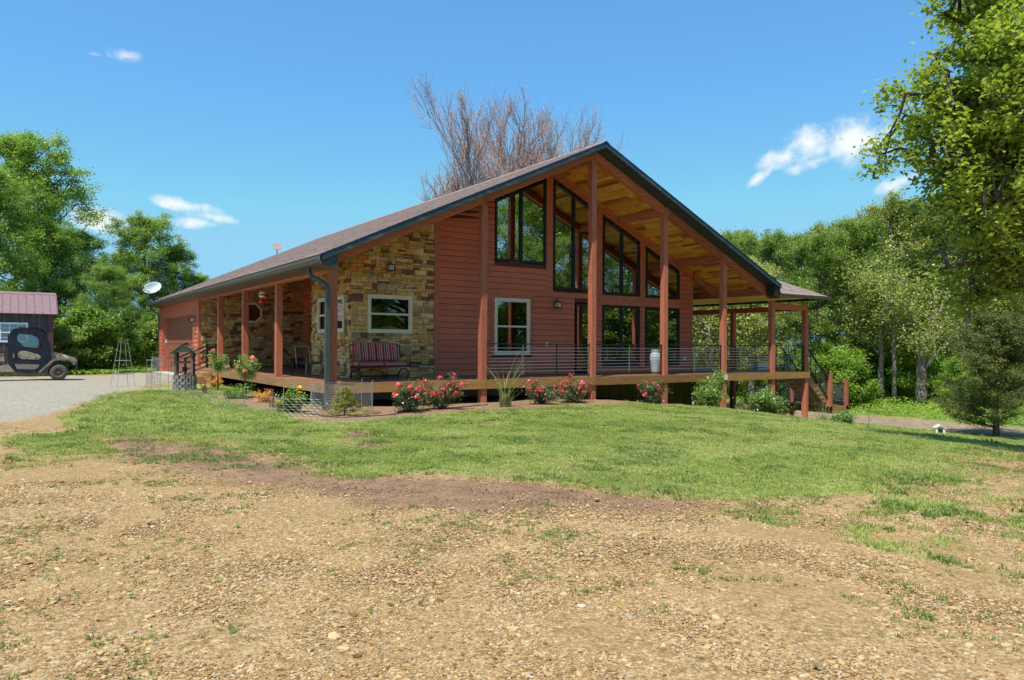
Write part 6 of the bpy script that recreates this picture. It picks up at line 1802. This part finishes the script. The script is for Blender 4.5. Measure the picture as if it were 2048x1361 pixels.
bush('shrub', 'small rounded green shrub on the lawn right of the landing', 'shrub', at_y(1686, -3.2), .8, .72, 28, 'leaf_shrub', 3600, .07, .045, cl=.13)
cp = thing('dwarf_conifer', 'small gold green conifer inside the chicken wire cylinder', 'conifer', gpt((-.42, -1.95), -.02)); rr = random.Random(6); tips = []; tb = [([Vector((0, 0, 0)), Vector((0, 0, .62))], [.02, .005], 5)]
for k in range(150): f = rr.random(); a = rr.uniform(0, 6.28); r = (.34 * (1 - f) ** .8 + .04) * rr.uniform(.6, 1.1) * (1.35 if math.cos(a + .5) > .6 and f < .35 else 1); tips.append((Vector((r * math.cos(a), r * math.sin(a), .05 + .62 * f)), 1))
link('stems', tubes_np(tb), M['bark'], cp); link('foliage', fol(tips, 31, 6500, .04, .018, .055, 'leaf_yellow'), None, cp)


def blades(name, label, cat, p, n, L_, w_, lean, mt, seed, group=None, base=.06, arch=1.0):
    o = thing(name, label, cat, gpt(p, -.02), group=group); rr = random.Random(seed); V = []; Fc = []
    for k in range(n):
        a = rr.uniform(0, 6.28); l = L_ * rr.uniform(.5, 1.1); ln = lean * rr.uniform(.25, 1.2); b = Vector((rr.gauss(0, base), rr.gauss(0, base), 0)); sd2 = Vector((-math.sin(a), math.cos(a), 0)); prev = b; el = PI / 2 - .15 * ln; o_ = len(V); K = 6
        for j in range(K + 1):
            ww_ = w_ * (1 - j / K) ** .7 + .0008; V += [prev - sd2 * ww_ / 2, prev + sd2 * ww_ / 2]
            el -= ln * arch * .34; prev = prev + Vector((math.cos(a) * math.cos(el), math.sin(a) * math.cos(el), math.sin(el))) * l / K
        Fc += [(o_ + 2 * j, o_ + 2 * j + 1, o_ + 2 * j + 3, o_ + 2 * j + 2) for j in range(K)]
    link('blades', MB().add(V, Fc), M[mt], o); return o


g1_ = blades('ornamental_grass', 'tall arching ornamental grass clump between the first and second front posts', 'ornamental grass', at_y(1012, -1.6), 34, 1.75, .022, .72, 'reed', 1)
link('dry_base', tuft(77, 160, .36, .17, .012, .45, 'dry_base', M['straw']), None, g1_)
g2_ = blades('ornamental_grass', 'green grass clump at the foot of the landing stairs', 'ornamental grass', at_y(1646, -2.6), 110, .95, .013, .75, 'reed', 2, base=.13)
link('dry_base', tuft(78, 110, .3, .2, .011, .6, 'dry_base', M['straw']), None, g2_)
for u, y, lb, sd_ in ((1488, -.35, 'dead straw coloured grass tuft under the deck, left of the dense shrub', 79), (1585, -.9, 'dead straw coloured grass tuft right of the dense shrub', 80)):
    o = thing('dry_grass_clump', lb, 'dry grass', gpt(at_y(u, y)), group='dead grass tufts below the deck'); link('blades', tuft(sd_, 200, .40, .3, .012, .9, 'blades', M['straw']), None, o)
blades('cordyline', 'purple strap leaved plant beside the well base', 'strap leaved plant', at_x(410, -1.75), 26, .62, .035, .62, 'spiky', 3, base=.03, arch=.7)
blades('cordyline', 'purple strap leaved plant left of the yellow hibiscus', 'strap leaved plant', at_x(547, -1.15), 20, .58, .03, .5, 'spiky', 4, base=.03, arch=.7)
sp_ = thing('sapling', 'thin bare sapling twig in a mulch ring on the lawn right of the landing', 'sapling', gpt(at_y(1738, -5.4)))
link('stem', MB().tube([(0, 0, 0), (.01, 0, .4), (-.02, 0, .78)], [.01, .008, .004], 5).tube([(0, 0, .3), (.16, 0, .42)], [.006, .003], 4).tube([(0, 0, .22), (-.1, .02, .3)], [.006, .003], 4), M['bark'], sp_)
link('mulch_mound', MB().lathe((-.15, 0, 0), [(.34, -.02), (.26, .05), (.1, .09), (.01, .1)], 14), M['mortar'], sp_, smooth=True)
# drip hose in the bed
tag(link('drip_hose', MB().tube([(x, y, H(x, y) + .012) for x, y in [(-1.5, .9), (-1.35, .1), (-1.1, -.9), (-.95, -1.9), (-.7, -2.45), (-.1, -2.5), (.5, -2.35), (1.1, -1.9), (1.7, -1.55), (2.6, -1.35), (3.4, -1.0), (4.2, -.9)]], .012, 6), M['black'], smooth=True), 'black drip hose lying in a loop across the front planting bed', 'hose')

# ================================================================ PORCH FURNITURE
t = NT('striped_cushion'); tcx = t.n.new('ShaderNodeTexCoord'); sx_ = t.n.new('ShaderNodeSeparateXYZ'); t.l.new(tcx.outputs['Object'], sx_.inputs[0])
fr_ = t.math('FRACT', t.math('MULTIPLY', sx_.outputs[0], 4.4))
st = [(0, (.42, .02, .03)), (.14, (.55, .42, .30)), (.2, (.30, .02, .04)), (.34, (.10, .07, .07)), (.42, (.50, .40, .33)), (.5, (.45, .02, .03)), (.64, (.35, .22, .18)), (.72, (.55, .45, .33)), (.78, (.14, .08, .08)), (.88, (.40, .02, .03))]
M['stripe'] = t.done(t.ramp(fr_, st, True), .85)
t = NT('striped_cushion_seat'); tcx = t.n.new('ShaderNodeTexCoord'); sx_ = t.n.new('ShaderNodeSeparateXYZ'); t.l.new(tcx.outputs['Object'], sx_.inputs[0])
M['stripe_seat'] = t.done(t.ramp(t.math('FRACT', t.math('MULTIPLY', t.math('ADD', sx_.outputs[1], sx_.outputs[2]), 6.5)), st, True), .85)


def cushion(x0, x1, y0, y1, z0, z1, puff=.02):
    m = MB(); nx_, nz_ = 8, 3; V = []
    import bmesh
    bm = bmesh.new(); bmesh.ops.create_cube(bm, size=1); bmesh.ops.subdivide_edges(bm, edges=bm.edges, cuts=5, use_grid_fill=True)
    for v_ in bm.verts:
        c = v_.co; k = (1 - (2 * c.x) ** 4) * (1 - (2 * c.y) ** 4) * (1 - (2 * c.z) ** 4); rd = Vector(c)
        for i in range(3):
            pass
        f = .88 + .12 * min(1, (1 - abs(2 * c.x) ** 6 + 1 - abs(2 * c.y) ** 6 + 1 - abs(2 * c.z) ** 6) / 1.2)
        v_.co = Vector(((x0 + x1) / 2 + c.x * (x1 - x0) * (1 if abs(c.x) < .5 else f), (y0 + y1) / 2 + c.y * (y1 - y0) * f, (z0 + z1) / 2 + c.z * (z1 - z0) * f))
    me = bpy.data.meshes.new('cushion'); bm.to_mesh(me); bm.free(); return me


bx_, by_ = at_y(760, 1.45)
gl = thing('glider_bench', 'two seat metal porch glider with red striped cushions below the stone wall window', 'bench', (bx_, by_, 0), -.02)
for k in (-1, 1):
    c_ = cushion(k * .36 - .35, k * .36 + .35, -.36, .26, .40, .52); link('seat_cushion', c_, M['stripe_seat'], gl, smooth=True)
    b_ = cushion(k * .35 - .34, k * .35 + .34, -.06, .06, 0, .54); o = link('back_cushion', b_, M['stripe'], gl, smooth=True); o.location = (0, .26, .53); o.rotation_euler = (-.22, 0, 0)
for sx in (-.78, .78):
    link('arm', MB().tube([(sx, -.38, .38), (sx, -.40, .62), (sx, -.34, .70), (sx, -.1, .72), (sx, .2, .70), (sx, .30, .62), (sx, .36, .98)], .022, 7), M['bark'], gl, smooth=True)
    link('leg', MB().tube([(sx * .92, -.34, .02), (sx * .95, -.33, .12), (sx, -.26, .26), (sx, -.1, .30), (sx, .2, .30), (sx * .95, .34, .14), (sx * .92, .36, .02)], .02, 6), M['rail'], gl, smooth=True)
link('frame', MB().tube([(-.78, -.38, .38), (.78, -.38, .38)], .02, 6).tube([(-.78, .3, .36), (.78, .3, .36)], .02, 6).tube([(-.78, .37, 1.0), (.78, .37, 1.0)], .018, 6).tube([(-.72, -.34, .1), (.72, -.34, .1)], .014, 6).tube([(-.72, .34, .1), (.72, .34, .1)], .014, 6), M['rail'], gl)
for k in range(9): x = -.7 + k * .175; link('seat_slat', MB().beam((x, -.36, .375), (x, .28, .355), .03, .01), M['rail'], gl)
tb_ = thing('side_table', 'small black wire side table between the bench and the red siding', 'side table', (at_y(853, 1.75)[0], 1.75, 0))
link('table_top', MB().box(-.22, .22, -.18, .18, .40, .42), M['rail'], tb_)
for sx in (-.2, .2):
    for sy in (-.16, .16): link('leg', MB().tube([(sx, sy, .4), (sx * 1.08, sy * 1.08, 0)], .01, 5), M['cable'], tb_)
ch = thing('porch_chair', 'dark metal porch chair by the stone corner near the entry', 'chair', (at_x(617, .95)[0], at_x(617, .95)[1], 0), 2.2)
link('seat', MB().box(-.27, .27, -.26, .26, .40, .44), M['rail'], ch); link('backrest', MB().tube([(-.26, .26, .42), (-.26, .34, .95), (.26, .34, .95), (.26, .26, .42)], .018, 6), M['cable'], ch)
for k in range(5): x = -.2 + k * .1; link('back_slat', MB().beam((x, .27, .44), (x, .34, .94), .03, .01), M['rail'], ch)
for sx in (-.25, .25):
    link('arm', MB().tube([(sx, .28, .66), (sx, -.2, .66), (sx, -.26, .56), (sx, -.24, .02)], .016, 6), M['cable'], ch)
    link('leg', MB().tube([(sx, .24, .42), (sx, .3, .02)], .016, 6), M['rail'], ch)
cr = thing('crate', 'small dark crate on the porch floor beside the entry door', 'crate', (3.4, 13.2, 0)); link('side', MB().box(-.25, .25, -.2, .2, .0, .42), M['old_wood_dark'], cr); link('lid', MB().box(-.27, .27, -.22, .22, .425, .45), M['old_wood'], cr)
ux_, uy_ = at_y(1311, .62)
ur = thing('urn', 'tall pale glazed urn standing behind the cable railing', 'urn', (ux_, uy_, 0))
link('body', MB().lathe((0, 0, 0), [(.12, 0), (.145, .03), (.15, .12), (.19, .45), (.205, .62), (.18, .74), (.13, .80), (.165, .86), (.165, .88), (.13, .88)], 24), M['cream'] if False else plain('pale_blue_glaze', (.38, .42, .42), .3, var=.12), ur, smooth=True)
pb_ = thing('planter_box', 'low cream planter box on the far end of the deck behind the railing', 'planter', (*world_at(1520, 33), 0)); link('body', MB().box(-.36, .36, -.18, .18, .0, .34), M['cream'], pb_); link('rim', MB().box(-.38, .38, -.20, .20, .34, .37), M['cream'], pb_); link('soil', MB().box(-.34, .34, -.16, .16, .37, .375), M['mortar'], pb_)
for i, (y, r, lb) in enumerate([(12.9, .13, 'round shell coloured pot on the deck edge between the pink standards'), (12.2 + .75, .10, '')][:1]):
    p = thing('plant_pot', lb, 'pot', (-.02, 11.1, 0)); link('body', MB().lathe((0, 0, 0), [(.08, 0), (.14, .08), (.15, .16), (.11, .22), (.12, .24)], 14), plain('shell_glaze', (.6, .45, .34), .5, var=.2), p, smooth=True)
# red and white hanging ornament
ox_, oy_ = at_x(524, -.02)
orn = thing('hanging_ornament', 'red and white ornament hanging from the side beam between two posts', 'ornament', (ox_, oy_, 2.88))
M['red_enamel'] = plain('red_enamel', (.65, .03, .03), .35, var=.1)
link('cord', MB().tube([(0, 0, 0), (0, 0, -.12)], .004, 4), M['black'], orn)
link('white_cap', MB().lathe((0, 0, -.26), [(.02, .14), (.09, .10), (.12, .03), (.11, -.04), (.06, -.08)], 12), M['white'], orn, smooth=True)
link('red_band', MB().lathe((0, 0, -.26), [(.122, .035), (.135, .01), (.122, -.02)], 12, cap=False), M['red_enamel'], orn, smooth=True)
link('red_bell', MB().lathe((0, 0, -.46), [(.04, .10), (.07, .06), (.10, -.01), (.13, -.05), (.12, -.06)], 12), M['red_enamel'], orn, smooth=True)
# satellite dish and roof panel
di = thing('satellite_dish', 'pale satellite dish on a bent mast at the far left roof corner', 'satellite dish', (-.42, 25.6, 3.22))
link('mast', MB().tube([(0, 0, -.05), (0, 0, .25), (-.1, -.08, .50), (-.12, -.1, .62)], .03, 7), M['rail'], di, smooth=True)
dm_ = MB().lathe((0, 0, 0), [(.01, 0), (.2, .018), (.4, .07), (.56, .15), (.57, .15), (.4, .055), (.2, .003), (.01, -.015)], 28, cap=False)
o = link('reflector', dm_, plain('dish_white', (.40, .47, .45), .45, var=.05), di, smooth=True); o.location = (-.12, -.12, .72); o.scale = (.86, .62, 1); o.rotation_euler = (.85, -.50, .25)
link('feed_arm', MB().tube([(-.15, -.15, .55), (-.55, -.55, .62), (-.62, -.62, .74)], .018, 6), M['rail'], di); link('feed_horn', MB().lathe((-.62, -.62, .74), [(.05, -.05), (.06, .06), (.03, .1)], 10), M['gutter'], di)
spn = thing('roof_panel_light', 'small square solar panel on a short pole at the back of the roof', 'solar panel', (6.32, 26.1, zs(6.32) + .1)); link('pole', MB().tube([(0, 0, 0), (0, 0, .42)], .025, 6), M['drip'], spn)
o = link('panel', MB().box(-.24, .24, -.02, .02, -.2, .2), plain('tan_panel_back', (.42, .30, .24), .5, var=.08), spn); o.location = (0, -.02, .52); o.rotation_euler = (-.25, 0, -.3)
# little white dog house
dx_, dy_ = world_at(1879, 36.2)
dh = thing('dog_house', 'tiny white dog house with a dark doorway at the far edge of the lawn', 'dog house', (dx_, dy_, H(dx_, dy_) + .02), math.atan2(-F.x, F.y) * 1 - .35)
link('body', MB().box(-.2, -.11, -.25, .25, 0, .26).box(.11, .2, -.25, .25, 0, .26).box(-.11, .11, .2, .25, 0, .26).prism([(-.2, -.25, .26), (.2, -.25, .26), (0, -.25, .38)], (0, .03, 0)), M['white'], dh)
link('doorway', MB().box(-.11, .11, -.24, -.2, 0, .25), M['dark'], dh)
for sg in (-1, 1): link('roof', MB().prism([(0, -.3, .39), (sg * .25, -.3, .25), (sg * .25, -.3, .275), (0, -.3, .415)], (0, .6, 0)), M['white'], dh)
